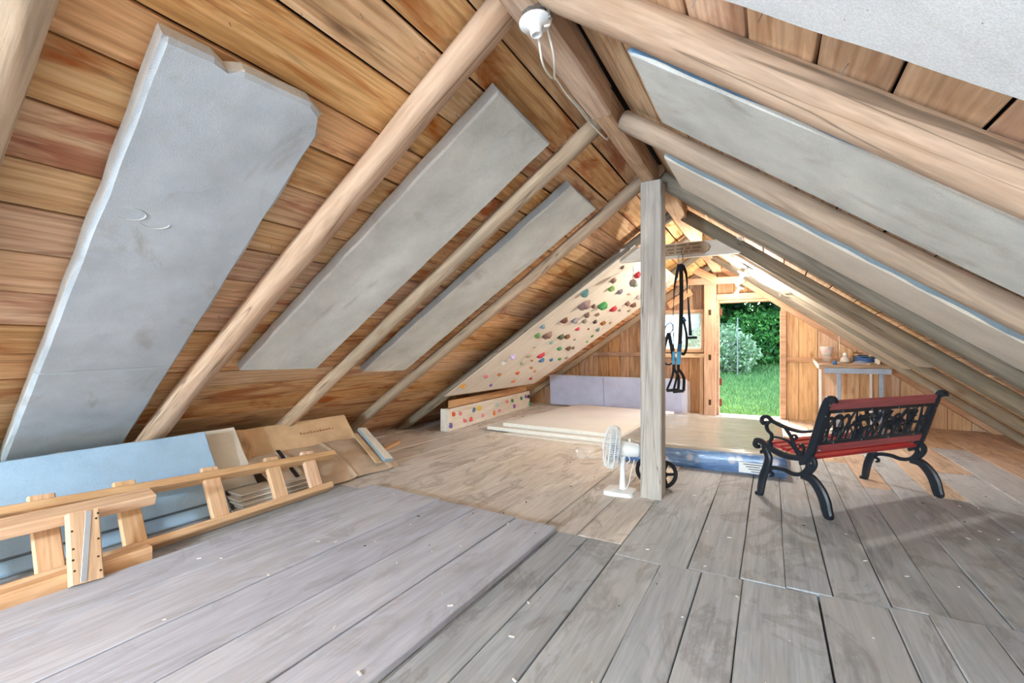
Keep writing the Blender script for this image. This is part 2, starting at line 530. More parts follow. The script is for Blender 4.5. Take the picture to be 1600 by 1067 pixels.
M['bone'] = plain('hangboard_resin', '#b09a80', 0.6, 0.3, var=0.1)
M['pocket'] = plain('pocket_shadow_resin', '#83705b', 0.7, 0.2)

def emis(name, c, st):
    m = bpy.data.materials.new(name); m.use_nodes = True
    b = m.node_tree.nodes['Principled BSDF']
    b.inputs['Base Color'].default_value = (1, 1, 1, 1)
    b.inputs['Emission Color'].default_value = c; b.inputs['Emission Strength'].default_value = st
    return m
M['glow'] = emis('lit_bulb', (1.0, 0.93, 0.8, 1), 14.0)

def clear(name, tint, alpha, rough=0.05, wrinkle=0.0):
    m = bpy.data.materials.new(name); m.use_nodes = True
    t = m.node_tree; b = t.nodes['Principled BSDF']
    b.inputs['Base Color'].default_value = tint; b.inputs['Roughness'].default_value = rough
    b.inputs['Specular IOR Level'].default_value = 0.6
    o = t.nodes['Material Output']
    tr = t.nodes.new('ShaderNodeBsdfTransparent'); mx = t.nodes.new('ShaderNodeMixShader')
    mx.inputs[0].default_value = alpha
    t.links.new(tr.outputs[0], mx.inputs[1]); t.links.new(b.outputs[0], mx.inputs[2]); t.links.new(mx.outputs[0], o.inputs[0])
    return m
M['glass'] = clear('window_glass', (0.8, 0.95, 0.88, 1), 0.16, 0.04)
M['film'] = clear('clear_plastic_film', (0.92, 0.94, 0.96, 1), 0.13, 0.12)
M['wire'] = plain('fence_wire', '#6c6f6a', 0.5, 0.4, 0.6)

# mattress cloth: tan top print and blue flowered side
def mattress_mats():
    g = G('mattress_top', 0.4, 0.5)
    n = g.noise(g.coords((2.0, 9.0, 9.0), False), 1.0, 5, 0.65, 1.5)
    c = g.ramp(n, [(0.3, C('#6c6a5c')), (0.5, C('#828072')), (0.7, C('#9f9d90'))])
    n2 = g.noise(g.coords((3.0, 16.0, 5.0), False), 1.2, 4, 0.7, 2.0)
    g.bump(n2, 0.6, 0.03)
    g.b.inputs['Coat Weight'].default_value = 0.6; g.b.inputs['Coat Roughness'].default_value = 0.15
    top = g.color(c)
    g = G('mattress_blue', 0.3, 0.5)
    v = g.node('ShaderNodeTexVoronoi', feature='F1'); v.inputs['Scale'].default_value = 1.0
    g.link(g.coords((7.0, 7.0, 7.0), False), v.inputs['Vector'])
    fl = g.ramp(v.outputs['Distance'], [(0.16, WH), (0.3, GW)])
    n = g.noise(g.coords((5, 30, 30), False), 1.0, 4, 0.6, 1.0)
    base = g.ramp(n, [(0.35, C('#1d5a9c')), (0.55, C('#3f86c8')), (0.72, C('#b5d3ea'))])
    g.b.inputs['Coat Weight'].default_value = 0.7
    g.bump(n, 0.5, 0.02)
    side = g.color(g.mix(base, C('#d8d3dc'), g.math('MULTIPLY', fl, 0.75)))
    return top, side
M['mtop'], M['mblue'] = mattress_mats()

def leafmat(name, a, b_, c):
    g = G(name, 0.5, 0.3)
    ge = g.node('ShaderNodeNewGeometry')
    g.b.inputs['Subsurface Weight'].default_value = 0.0
    cc = g.ramp(ge.outputs['Random Per Island'], [(0.0, C(a)), (0.5, C(b_)), (1.0, C(c))])
    o = g.n['Material Output']
    tr = g.node('ShaderNodeBsdfTranslucent'); mx = g.node('ShaderNodeMixShader'); mx.inputs[0].default_value = 0.35
    g.link(cc, tr.inputs[0]); g.color(cc)
    g.link(g.b.outputs[0], mx.inputs[1]); g.link(tr.outputs[0], mx.inputs[2]); g.link(mx.outputs[0], o.inputs[0])
    return g.m
M['leaf'] = leafmat('green_leaves', '#1f4a20', '#3a7430', '#67a048')
M['leaf_p'] = leafmat('pale_leaves', '#4f7345', '#7f9f6c', '#b5c09c')
M['leaf_d'] = leafmat('dark_leaves', '#183f24', '#2b5f36', '#4f8850')
M['grassb'] = leafmat('grass_blades', '#34592a', '#557f3d', '#8ba861')
M['grass'] = plain('lawn', '#3d5f2c', 0.9, 0.1, var=0.25, nscale=5, bump=0.4)
M['soil'] = plain('bounce_gravel', '#b7b2aa', 0.95, 0.1, var=0.12, nscale=7, bump=0.2)
M['clap'] = plain('white_siding', '#eceeee', 0.6, 0.3, var=0.03)
M['shingle'] = plain('grey_shingle', '#b3b4b2', 0.8, 0.2, var=0.1)
M['bark'] = wood('bark', '#4a3d30', '#655443', '#7b6a57', None, 0, 0.3, 0.1, 0.9)

# ---------------------------------------------------------------- roof geometry
XR = -0.77
ROOF = {'left': (2.5, 0.68, -1), 'right': (2.43, 0.74, 1)}
def rpt(side, Y, v, off=0.0):
    zr, sl, sg = ROOF[side]
    L = math.hypot(1, sl)
    return V((XR + sg * v / L + sg * sl / L * off, Y, zr - sl * v / L + off / L))
def rnorm(side):
    zr, sl, sg = ROOF[side]
    return V((sg * sl, 0, 1)).normalized()
def rfr(side, Y, v, off=0.0, ang=0.0):       # x along the ridge (+Y), y across the slope, z outward
    return frame(rpt(side, Y, v, off), (0, 1, 0), rnorm(side)) @ RZ(ang)
def rfrd(side, Y, v, off=0.0, ang=0.0):      # x down the slope, z outward
    zr, sl, sg = ROOF[side]
    return frame(rpt(side, Y, v, off), (sg, 0, -sl), rnorm(side)) @ RZ(ang)
Y0, Y1 = -4.6, 8.46  # unseen near end extended and left open to flatten the light
SH = 0.075     # underside of sheathing above rafter axis
VMAX = {'left': 4.62, 'right': 4.25}

# ---------------------------------------------------------------- floor
b = MB()
b.box(-4.7, 2.85, Y0, Y1, -0.16, -0.042, ch=0.002)
floor = b.build('floor', M['sub'])
tag(floor, kind='structure')
def plank_f(x0, x1, y0, y1, mat, dz=0.0, seed=0.0, parent=None, th=0.04, gap=0.005, name='plank'):
    bb = MB()
    L = y1 - y0 - 0.006
    bb.board(L, x1 - x0 - gap, th, None, 0.003, max(2, int(L / 0.5)), 0.005, 0, seed)
    m = frame(((x0 + x1) / 2, (y0 + y1) / 2, -th / 2 + dz), (0, 1, 0), (0, 0, 1))
    m = m @ RX(random.uniform(-0.003, 0.003))
    return bb.build(name, mat, parent or floor, m)
near = [-4.6, -4.2, -3.85, -3.5, -3.15, -2.8, -2.45, -2.1, -1.75, -1.42, -1.115, -0.925, -0.73, -0.49, -0.295, -0.115, 0.185, 0.435, 0.565, 0.745, 1.02, 1.27, 1.52, 1.8, 2.05, 2.3, 2.6]
def near_end(x): return 2.54 if x < -0.74 else 2.40 + max(0, x + 0.6) * 0.085
for i in range(len(near) - 1):
    x0, x1 = near[i], near[i + 1]
    ye = near_end((x0 + x1) / 2)
    plank_f(x0, x1, Y0, -3.0 if i % 3 == 1 else -2.2, M['floor'], 0.0, i + 0.1)
    if i % 3 == 1:
        plank_f(x0, x1, -3.0, 0.3, M['floor'], random.uniform(-0.003, 0.003), i + 0.3)
        plank_f(x0, x1, 0.3, ye, M['floor'], random.uniform(-0.003, 0.003), i + 0.9)
    else:
        plank_f(x0, x1, -2.2, ye, M['floor'], random.uniform(-0.003, 0.003), i + 0.5)
mid = [-4.6, -4.25, -3.9, -3.55, -3.2, -2.88, -2.55, -2.25, -1.95, -1.6, -1.235, -1.0, -0.73, -0.365, -0.13, 0.06, 0.24, 0.45, 0.64, 0.83, 1.05, 1.25, 1.55, 1.85, 2.1, 2.35, 2.6]
for i in range(len(mid) - 1):
    x0, x1 = mid[i], mid[i + 1]
    xc = (x0 + x1) / 2
    mt = M['floor_b'] if xc < -0.73 else M['floor']
    y = 2.54 if xc < -0.74 else (2.40 + max(0, xc + 0.6) * 0.085)
    cuts = [y] + sorted([4.62 + random.uniform(-0.12, 0.12) + (0.8 if i % 2 else 0), 6.4 + random.uniform(-0.5, 0.6)]) + [Y1]
    for a, c_ in zip(cuts[:-1], cuts[1:]):
        m2 = mt if (a < 4 or xc > -0.73 and i % 3 == 1 and a < 5.5) else (M['floor_warmlit'] if xc > -0.73 else M['floor_b'])
        plank_f(x0, x1, a, c_, m2, random.uniform(-0.003, 0.003), i * 1.7 + a)

# raised lavender floor boards
plat = tag(bpy.data.objects.new('plank_platform', None), 'low raised deck of lavender-grey painted planks on the near floor', 'platform')
put(plat, None, T(-1.93, 0.5, 0))
pe = [-2.74, -2.42, -2.05, -1.72, -1.405, -1.115]
for i in range(5):
    yb = 2.60 - 0.018 * i
    plank_f(pe[i], pe[i + 1], -1.9, yb, M['lav'], 0.032 + 0.002 * (i % 2), 40 + i, plat, 0.03, 0.011)

# ---------------------------------------------------------------- roof planes
for side in ('left', 'right'):
    vm = VMAX[side]
    b = MB()
    b.board(Y1 - Y0 + 0.04, vm + 0.12, 0.03, rfr(side, (Y0 + Y1) / 2, vm / 2 - 0.04, SH + 0.046), 0.003)
    ceil = b.build('ceiling_' + side, M['deck'])
    tag(ceil, kind='structure')
    v = 0.02
    k = 0
    rr = random.Random(11 if side == 'left' else 23)
    while v < vm - 0.1:
        wd = rr.uniform(0.19, 0.25) if side == 'left' else rr.uniform(0.18, 0.225)
        wd = min(wd, vm - v)
        cuts = [Y0] + sorted(rr.sample([0.38, 1.51, 2.59, 3.66, 4.76, 5.85, 6.95], 2)) + [Y1]
        if cuts[1] - cuts[0] < 0.9: cuts[1] = 1.51
        if cuts[2] <= cuts[1] + 0.5: cuts[2] = cuts[1] + 2.15
        for a, c_ in zip(cuts[:-1], cuts[1:]):
            bb = MB()
            L = c_ - a - 0.004
            gap = rr.uniform(0.005, 0.014)
            bb.board(L, wd - gap, 0.024, None, 0.003, max(2, int(L / 0.45)), 0.006, 0, v * 7 + a)
            mm = rfr(side, (a + c_) / 2, v + wd / 2, SH + 0.013 + rr.uniform(-0.002, 0.002))
            bb.build('plank', M['sheath_l'] if side == 'left' else M['sheath_r'], ceil, mm)
        v += wd
        k += 1
    # nail points coming through the boards
    nb = MB()
    for i in range(130 if side == 'left' else 70):
        y = rr.choice([0.9, 1.05, 1.35, 1.75, 2.0, 2.45, 2.75, 3.2, 3.9, 4.4, 5.2]) + rr.uniform(-0.1, 0.1)
        vv = rr.uniform(0.2, vm - 0.6)
        p = rpt(side, y, vv, SH + 0.002); q = p - rnorm(side) * rr.uniform(0.015, 0.035) + V((rr.uniform(-.008, .008), rr.uniform(-.008, .008), 0))
        nb.tube([p, q], [0.0016, 0.0012], 5)
    o = nb.build('nail_points', M['steel'], ceil)
    o['kind'] = 'stuff'

# ---------------------------------------------------------------- rafters
RAFT = [
    ('left', 0.37, 0.0, 4.5, 0.066, M['rafter_g'], 'weathered dark pole rafter cut off by the top left corner of the frame'),
    ('left', 1.51, 0.10, 4.35, 0.068, M['rafter'], 'thick tan pole rafter on the left slope between the two largest foam boards'),
    ('left', 2.59, 0.13, 4.4, 0.056, M['rafter_g'], 'split grey-brown rafter on the left slope between the second and third foam boards'),
    ('left', 3.66, 0.13, 4.45, 0.056, M['rafter_g'], 'slim tan rafter on the left slope meeting the ridge at the top of the post'),
    ('left', 4.76, 0.1, 4.55, 0.055, M['rafter_d'], 'dark weathered rafter running along the near edge of the climbing panel'),
    ('left', 5.86, 0.1, 3.32, 0.055, M['rafter_d'], 'rafter hidden above the middle of the climbing panel'),
    ('left', 6.9, 0.1, 3.32, 0.055, M['rafter_d'], 'rafter at the far lower edge of the climbing panel'),
    ('right', 0.42, 0.0, 3.9, 0.066, M['rafter'], 'pole rafter above the camera beside the palest foam board'),
    ('right', 1.50, -0.02, 4.1, 0.068, M['rafter'], 'thickest tan pole rafter crossing the top right, resting over the ridge beam'),
    ('right', 2.55, 0.07, 4.12, 0.062, M['rafter_g'], 'brown pole rafter on the right slope below the blue-edged foam board'),
    ('right', 3.62, 0.05, 4.12, 0.066, M['rafter_d'], 'green-grey pole rafter on the right slope below the cream foam board'),
    ('right', 4.68, 0.05, 4.12, 0.066, M['rafter_d'], 'dark grey rafter on the right slope just above the narrow cream foam strip'),
    ('right', 5.86, 0.05, 4.14, 0.055, M['rafter_d'], 'grey rafter on the right slope under the narrow cream foam strip'),
    ('right', 6.95, 0.05, 4.15, 0.05, M['rafter_d'], 'last thin grey rafter on the right slope before the end wall'),
]
for i, (sd_, y, v0, v1, r, mt, lb) in enumerate(RAFT):
    o = pole('rafter', rpt(sd_, y, v0, 0.018 if y == 1.50 else 0.0), rpt(sd_, y + (0.05 if sd_ == 'right' and y > 1 else 0), v1, 0.0), r * 0.96, r * 1.05, mt, i * 3.7 + 1, None, 0.12 if i % 2 else 0.05)
    tag(o, lb, 'rafter')
for sd_, lb in (('left', 'squared rafter against the end wall above the left wall planks'), ('right', 'honey coloured squared rafter against the end wall over the doorway')):
    b = MB()
    vm = VMAX[sd_]
    b.board(vm - 0.1, 0.10, 0.085, None, 0.006, 8, 0.008, 0, 3.0)
    o = b.build('rafter', M['trim'] if sd_ == 'right' else M['rafter_g'], None, rfrd(sd_, 8.22, vm / 2 + 0.02, 0.025))
    tag(o, lb, 'rafter')

# ridge beam in three lengths
def hewn(name, x0, x1, y0, y1, z0, z1, mat, label, cat):
    b = MB()
    b.board(y1 - y0, x1 - x0, z1 - z0, None, 0.012, int((y1 - y0) / 0.25) + 2, 0.012, 0, y0)
    o = b.build(name, mat, None, frame(((x0 + x1) / 2, (y0 + y1) / 2, (z0 + z1) / 2), (0, 1, 0), (0, 0, 1)))
    return tag(o, label, cat)
hewn('ridge_beam', -0.845, -0.73, Y0, 2.36, 2.335, 2.50, M['beam'], 'hewn ridge beam overhead carrying the unlit lamp holder', 'beam')
hewn('ridge_beam', -0.835, -0.74, 2.363, 3.58, 2.335, 2.50, M['beam'], 'narrower hewn ridge beam length ending on top of the grey post', 'beam')
hewn('ridge_beam', -0.83, -0.70, 3.583, 8.35, 2.35, 2.50, M['beam'], 'far ridge beam length running from the post to the end wall', 'beam')

# grey post
b = MB()
b.board(2.33, 0.152, 0.152, None, 0.008, 10, 0.003, 0, 2.0)
post = b.build('post', M['post'], None, frame((-0.765, 3.49, 1.165), (0, 0, 1), (0, 1, 0)))
tag(post, 'squared grey wooden post standing in the middle of the floor', 'post')

# ---------------------------------------------------------------- far gable wall
WY = 8.36
wall = MB()
def rz(x, off=-0.0):
    sd_ = 'left' if x < XR else 'right'
    zr, sl, sg = ROOF[sd_]
    return zr - sl * abs(x - XR) + off
def gpanel(mb, x0, x1, z0, y0, y1, ztop=None, mi=0):
    za = rz(x0) if ztop is None else min(ztop, rz(x0)); zb = rz(x1) if ztop is None else min(ztop, rz(x1))
    za = max(za, z0 + 0.005); zb = max(zb, z0 + 0.005)
    vs = [(x0, y0, z0), (x1, y0, z0), (x1, y0, zb), (x0, y0, za), (x0, y1, z0), (x1, y1, z0), (x1, y1, zb), (x0, y1, za)]
    fs = [(0, 1, 2, 3), (5, 4, 7, 6), (4, 0, 3, 7), (1, 5, 6, 2), (3, 2, 6, 7), (4, 5, 1, 0)]
    mb.add(vs, fs, mi)
DX0, DX1, DZ = -0.78, 0.13, 1.87
WX0, WX1, WZ0, WZ1 = -1.85, -1.02, 1.09, 1.72
for (a, c_, z0, zt) in ((-4.6, WX0, -0.05, None), (WX0, WX1, -0.05, WZ0), (WX0, WX1, WZ1, None), (WX1, DX0, -0.05, None), (DX0, DX1, DZ, None), (DX1, 2.7, -0.05, None)):
    gpanel(wall, a, c_, z0, WY + 0.03, WY + 0.045, zt)
wf = wall.build('wall_far', M['sub'])
tag(wf, kind='structure')
def vplanks(xs, z0, zt, mat):
    for i in range(len(xs) - 1):
        a, c_ = xs[i] + 0.0035, xs[i + 1] - 0.0035
        if max(rz(a), rz(c_)) < 0.05: continue
        xm = (a + c_) / 2
        bb = MB()
        jit = random.uniform(-0.005, 0.005)
        gpanel(bb, a, c_, z0, WY + jit, WY + 0.026 + jit, zt)
        # local x runs along the plank (up)
        m = frame((xm, WY, z0), (0, 0, 1), (0, -1, 0))
        mi_ = m.inverted()
        bb.v = [mi_ @ v for v in bb.v]
        bb.build('plank', mat, wf, m)
def span(a, c_, n): return [a + (c_ - a) * i / n + (0 if i in (0, n) else random.uniform(-0.02, 0.02)) for i in range(n + 1)]
vplanks(span(-4.4, WX0, 13), 0.0, None, M['wall_b'])
vplanks(span(WX0, WX1, 4), 0.0, WZ0 - 0.03, M['wall_b'])
vplanks(span(WX0, WX1, 4), WZ1 + 0.03, None, M['wall_b'])
vplanks(span(WX1, DX0, 1), 0.0, None, M['wall_b'])
vplanks(span(DX0, DX1, 4), DZ + 0.01, None, M['wall_b'])
vplanks(span(DX1, 2.6, 10), 0.0, None, M['wall_t'])
# nailing rails, header, posts of the frame: pieces of the wall
def wpart(name, x0, x1, y0, y1, z0, z1, mat, ax=(1, 0, 0)):
    L = {0: x1 - x0, 2: z1 - z0}[0 if ax[0] else 2]
    b = MB()
    if ax[0]:
        b.board(L, y1 - y0, z1 - z0, None, 0.004)
    else:
        b.board(L, y1 - y0, x1 - x0, None, 0.004)
    m = frame(((x0 + x1) / 2, (y0 + y1) / 2, (z0 + z1) / 2), ax, (0, 0, 1) if ax[0] else (1, 0, 0))
    return b.build(name, mat, wf, m)
wpart('rail', -3.05, WX0 - 0.03, WY - 0.06, WY - 0.005, 0.97, 1.04, M['wall_b'])
wpart('rail', WX0 - 0.03, -0.98, WY - 0.06, WY - 0.005, 0.95, 1.02, M['wall_t'])
wpart('rail', 0.2, 1.35, WY - 0.06, WY - 0.005, 0.90, 0.965, M['trim'])
wpart('rail', -0.78, 0.12, WY - 0.12, WY - 0.01, 1.90, 2.0, M['trim'])
wpart('stud', -1.05, -0.985, WY - 0.09, WY - 0.005, 0, 0.95, M['trim'], (0, 0, 1))
wpart('stud', -1.95, -1.885, WY - 0.09, WY - 0.005, 0, 1.75, M['wall_b'], (0, 0, 1))
gp = wpart('gable_post', -0.965, -0.785, 8.16, 8.33, 0, 2.34, M['trim'], (0, 0, 1))
for z in (0.22, 0.96, 1.70):
    b = MB(); b.box(-0.02, 0.02, -0.003, 0.003, -0.045, 0.045, ch=0.001)
    b.build('mortise', M['hole'], gp, T(-0.875, 8.1585, z))
# tie beam at the end wall and short brace
b = MB(); b.board(1.15, 0.07, 0.105, None, 0.005, 4, 0.003)
tb = b.build('tie_beam', M['trim'], None, frame((-0.93, 8.11, 2.21), (1, 0, -0.02), (0, 0, 1)))
tag(tb, 'honey wooden tie beam crossing above the doorway behind the lit bulb', 'beam')
b = MB(); b.board(0.42, 0.04, 0.11, None, 0.005, 4, 0.004)
br = b.build('brace', M['pine'], None, frame((-1.33, 8.06, 1.94), (1, 0, 0.62), (0, 0, 1)))
tag(br, 'short pale diagonal offcut nailed under the tie beam above the window', 'brace')
b = MB(); b.board(0.62, 0.06, 0.12, None, 0.005, 4, 0.004)
br = b.build('brace', M['trim'], None, frame((-1.05, 8.0, 2.37), (1, 0, -0.62), (0, 0, 1)))
tag(br, 'squared diagonal brace crossing the top of the end wall post', 'brace')

# door frame
door = MB()
door.box(DX0 - 0.005, DX0 + 0.03, WY - 0.10, WY + 0.09, 0.0, DZ + 0.03)
dj = door.build('door_1', M['trim']); tag(dj, kind='structure')
b = MB(); b.box(DX1 - 0.005, DX1 + 0.075, WY - 0.09, WY + 0.09, 0.0, min(DZ, rz(0.2) - 0.02)); b.build('jamb', M['trim'], dj)
b = MB(); b.box(DX0, DX1 + 0.06, WY - 0.05, WY + 0.09, DZ - 0.01, DZ + 0.03); b.build('head', M['trim'], dj)
b = MB(); b.box(DX0, DX1, WY - 0.07, WY + 0.12, -0.02, 0.012); b.build('sill', M['floor_b'], dj)
for z in (0.2, 0.55, 1.72):
    b = MB(); b.box(0, 0.035, -0.03, 0.03, -0.06, 0.06); b.lathe([(0.012, -0.06), (0.012, 0.06)], 8, T(0.02, 0.035, 0))
    b.build('hinge', M['rust'], dj, T(DX0 + 0.03, WY + 0.06, z))
# door leaf swung open outside
b = MB(); b.box(0, 0.04, 0, 0.86, 0.01, DZ - 0.02)
b.build('leaf', M['wall_b'], dj, T(DX0 - 0.06, WY + 0.11, 0) @ RZ(math.radians(14)))

# window
win = MB()
win.box(WX0 - 0.03, WX1 + 0.03, WY - 0.07, WY + 0.07, WZ0 - 0.05, WZ0)
wn = win.build('window_1', M['trim']); tag(wn, kind='structure')
wm_ = plain('window_paint', '#dcdccf', 0.6, 0.3)
for (a, c_, z0, z1, nm) in ((WX0 - 0.03, WX0, WZ0, WZ1, 'jamb'), (WX1, WX1 + 0.035, WZ0, WZ1, 'jamb'), (WX0 - 0.03, WX1 + 0.03, WZ1, WZ1 + 0.05, 'head')):
    b = MB(); b.box(a, c_, WY - 0.05, WY + 0.07, z0, z1); b.build(nm, M['trim'], wn)
for (a, c_, yy) in ((WX0, -1.36, WY + 0.02), (-1.42, WX1, WY + 0.045)):
    b = MB()
    b.box(a, c_, -0.012, 0.012, WZ0, WZ0 + 0.03); b.box(a, c_, -0.012, 0.012, WZ1 - 0.03, WZ1)
    b.box(a, a + 0.025, -0.012, 0.012, WZ0, WZ1); b.box(c_ - 0.025, c_, -0.012, 0.012, WZ0, WZ1)
    s_ = b.build('sash', wm_, wn, T(0, yy, 0))
    b = MB(); b.box(a + 0.02, c_ - 0.02, -0.002, 0.002, WZ0 + 0.02, WZ1 - 0.02, ch=0.0005)
    b.build('pane', M['glass'], s_, T(0, yy, 0))

# ---------------------------------------------------------------- foam boards on the slopes
def foam_on(side, y, v, L, W_, D, mats, label, ang=0.0, off=0.03, seed=0.0, group=None, **kw):
    o = slab('foam_board', L, W_, D, mats, rfrd(side, y, v, off, ang), None, seed=seed, **kw)
    return tag(o, label, 'foam board')
foam_on('left', 1.005, 2.235, 2.74, 0.56, 0.062, [M['foam_l'], M['foam_edge']], 'largest pale foam board at left with chipped top and a groove across it', math.radians(-3.7), 0.012, 1.0, chip=0.008, rnd=0.016, crease=0.42, bites=((-1.33, -0.27, 0.075), (-1.37, 0.10, 0.035)))
lf = bpy.data.objects['foam_board']
lfi = MW['foam_board'].inverted()
for (px_c, rad, a0, a1) in ((V((-2.13, 0.775, 1.70)), 0.05, -0.6, 3.6), (V((-2.14, 0.86, 1.68)), 0.05, -1.1, 1.6)):
    q = lfi @ px_c
    b = MB(); b.tube([(q.x + rad * 0.6 * math.cos(a0 + (a1 - a0) * k / 16), q.y - rad * math.sin(a0 + (a1 - a0) * k / 16), -0.0315) for k in range(17)], 0.0016, 5)
    b.build('ring_mark', M['foam'], lf, MW['foam_board'])
foam_on('left', 2.065, 1.575, 2.38, 0.61, 0.06, [M['foam'], M['foam_edge']], 'grey foam board on the left slope between tan and split rafters', math.radians(1.5), 0.028, 2.0, chip=0.012)
foam_on('left', 3.17, 1.69, 2.36, 0.57, 0.06, [M['foam'], M['foam_pale_edge']], 'smallest looking foam board on the left slope, third from the camera', math.radians(1.7), 0.028, 3.0)
foam_on('right', 0.88, 1.94, 2.44, 0.61, 0.06, [M['foam_a'], M['foam_edge']], 'bright white foam board filling the top right corner', 0.0, 0.012, 4.0)
foam_on('right', 1.945, 1.62, 2.44, 0.61, 0.06, [M['foam'], M['foam_blue_edge']], 'grey foam board with blue edge under the thickest right rafter', 0.0, 0.012, 5.0)
foam_on('right', 3.15, 1.49, 2.46, 0.60, 0.06, [M['foam_c'], M['foam_dull_edge']], 'cream foam board between brown and green-grey rafters on the right slope', 0.0, 0.012, 6.0)
foam_on('right', 5.55, 1.52, 1.98, 0.44, 0.06, [M['foam_s'], M['foam_s']], 'narrow cream foam strip ending above the bench on the right slope', 0.0, 0.012, 7.0)
foam_on('right', 6.55, 1.5, 2.2, 0.42, 0.06, [M['foam_s'], M['foam_s']], 'farthest thin foam strip on the right slope near the end wall', 0.0, 0.012, 8.0)

# ---------------------------------------------------------------- lamp holders and bulbs
def cable(name, pts, r, label, cat='cable', mat=None):
    b = MB(); b.tube(smooth_line(pts, 6), r, 6)
    return tag(b.build(name, mat or M['cable'], None, None, True), label, cat)
def lampholder(mw, label, lit, watt=0.0, tone=(1.0, 0.92, 0.8)):
    t = empty('lamp_holder', mw, label, 'lamp')
    b = MB()
    b.lathe([(0.0, 0.0), (0.05, 0.0), (0.052, 0.005), (0.052, 0.036), (0.048, 0.04)], 8)
    for a in (0.3, 0.7): b.tube([(0.05 * math.cos(a), 0.05 * math.sin(a), 0.02), (0.056 * math.cos(a), 0.056 * math.sin(a), 0.02)], 0.004, 6)
    b.build('junction_box', M['steel'], t, mw)
    b = MB(); b.box(0.03, 0.075, -0.02, 0.02, 0.0, 0.012); b.box(0.06, 0.072, -0.012, 0.012, -0.05, 0.06)
    b.build('bracket', M['steel'], t, mw)
    b = MB()
    b.lathe([(0.0, 0.041), (0.066, 0.041), (0.068, 0.047), (0.062, 0.054), (0.036, 0.062), (0.027, 0.072), (0.025, 0.095), (0.022, 0.100), (0.016, 0.100), (0.015, 0.085), (0.0, 0.085)], 24)
    b.build('socket', M['white_r'], t, mw, True)
    if lit:
        b = MB()
        b.lathe([(0.013, 0.09), (0.014, 0.11), (0.024, 0.13), (0.03, 0.15), (0.029, 0.165), (0.02, 0.18), (0.006, 0.186)], 16)
        b.build('bulb', M['glow'], t, mw, True)
        ld = bpy.data.lights.new('bulb_light', 'POINT')
        ld.energy = watt; ld.color = tone; ld.shadow_soft_size = 0.045
        lo = bpy.data.objects.new('bulb_light', ld)
        put(lo, t, mw @ T(0, 0, 0.24))
    return t
DOWN = frame((0, 0, 0), (1, 0, 0), (0, 0, -1))
fx = T(-0.76, 1.51, 2.343) @ RY(math.radians(-6)) @ DOWN @ Matrix.Scale(0.9, 4)
lampholder(fx, 'unlit white porcelain lamp holder on a metal box under the ridge beam', False)
cable('cable', [(-0.765, 1.55, 2.30), (-0.77, 1.60, 2.21), (-0.80, 1.74, 2.235), (-0.845, 1.9, 2.32), (-0.865, 2.05, 2.34), (-0.86, 2.2, 2.335), (-0.87, 2.4, 2.35), (-0.85, 2.62, 2.34), (-0.845, 2.66, 2.36)], 0.005, 'white cable looping from the unlit lamp holder along the ridge beam')
cable('cable', [(-0.73, 1.55, 2.31), (-0.735, 1.63, 2.24), (-0.79, 1.76, 2.24), (-0.85, 1.92, 2.33), (-0.875, 2.07, 2.36), (-0.872, 2.3, 2.37), (-0.865, 2.5, 2.35)], 0.005, 'second white cable twisted beside the first along the ridge beam')
def roof_lamp(y, v, label, watt, tone=(1.0, 0.92, 0.8)):
    p = rpt('right', y, v, -0.055)
    m = frame(p, (0, 1, 0), V((-0.55, -0.15, -1)))
    return lampholder(m, label, True, watt, tone)
roof_lamp(5.62, 0.70, 'nearer lit bulb in a white holder on the right slope', BULB_W * 1.15)
roof_lamp(7.75, 0.52, 'farther lit bulb in a white holder just above the doorway', BULB_W * 0.4)
roof_lamp(-2.3, 0.6, 'unseen fill bulb added in a white holder on the right slope behind the viewer', FILL_BULB_W, (0.72, 0.89, 1.0))  # added out of view to brighten the near part of the attic
# unseen daylight-white fill lamp, added on a tripod behind the viewer
wkm = T(-1.45, -3.0, 0)
wk = empty('fill_lamp', wkm, 'unseen daylight fill lamp added on a black tripod behind the viewer', 'lamp')
for k in range(3):
    a = k * 2.094 + 0.4
    b = MB(); b.tube([(0, 0, 0.6), (0.32 * math.cos(a), 0.32 * math.sin(a), 0.012)], 0.012, 8); b.build('leg', M['rubber'], wk, wkm)
b = MB(); b.tube([(0, 0, 0.55), (0, 0, 0.92)], 0.014, 8); b.build('pole', M['rubber'], wk, wkm)
b = MB(); b.lathe([(0.0, 0.92), (0.03, 0.92), (0.035, 0.96), (0.03, 0.97)], 12); b.build('socket', M['white'], wk, wkm)
b = MB(); b.lathe([(0.025, 0.97), (0.06, 1.0), (0.085, 1.05), (0.085, 1.08), (0.06, 1.13), (0.0, 1.15)], 18); b.build('bulb', M['glow'], wk, wkm, True)
ld = bpy.data.lights.new('fill_light', 'POINT'); ld.energy = FILL_LAMP_W; ld.color = (0.72, 0.89, 1.0); ld.shadow_soft_size = 0.10
put(bpy.data.objects.new('fill_light', ld), wk, wkm @ T(0, 0, 1.27))
cable('cable', [rpt('right', 5.62, 0.75, -0.07), rpt('right', 5.7, 0.9, -0.08), rpt('right', 5.66, 1.1, -0.075), rpt('right', 6.2, 1.12, -0.06), rpt('right', 6.5, 1.1, -0.03)], 0.006, 'short white cord hanging beside the nearer lit bulb')

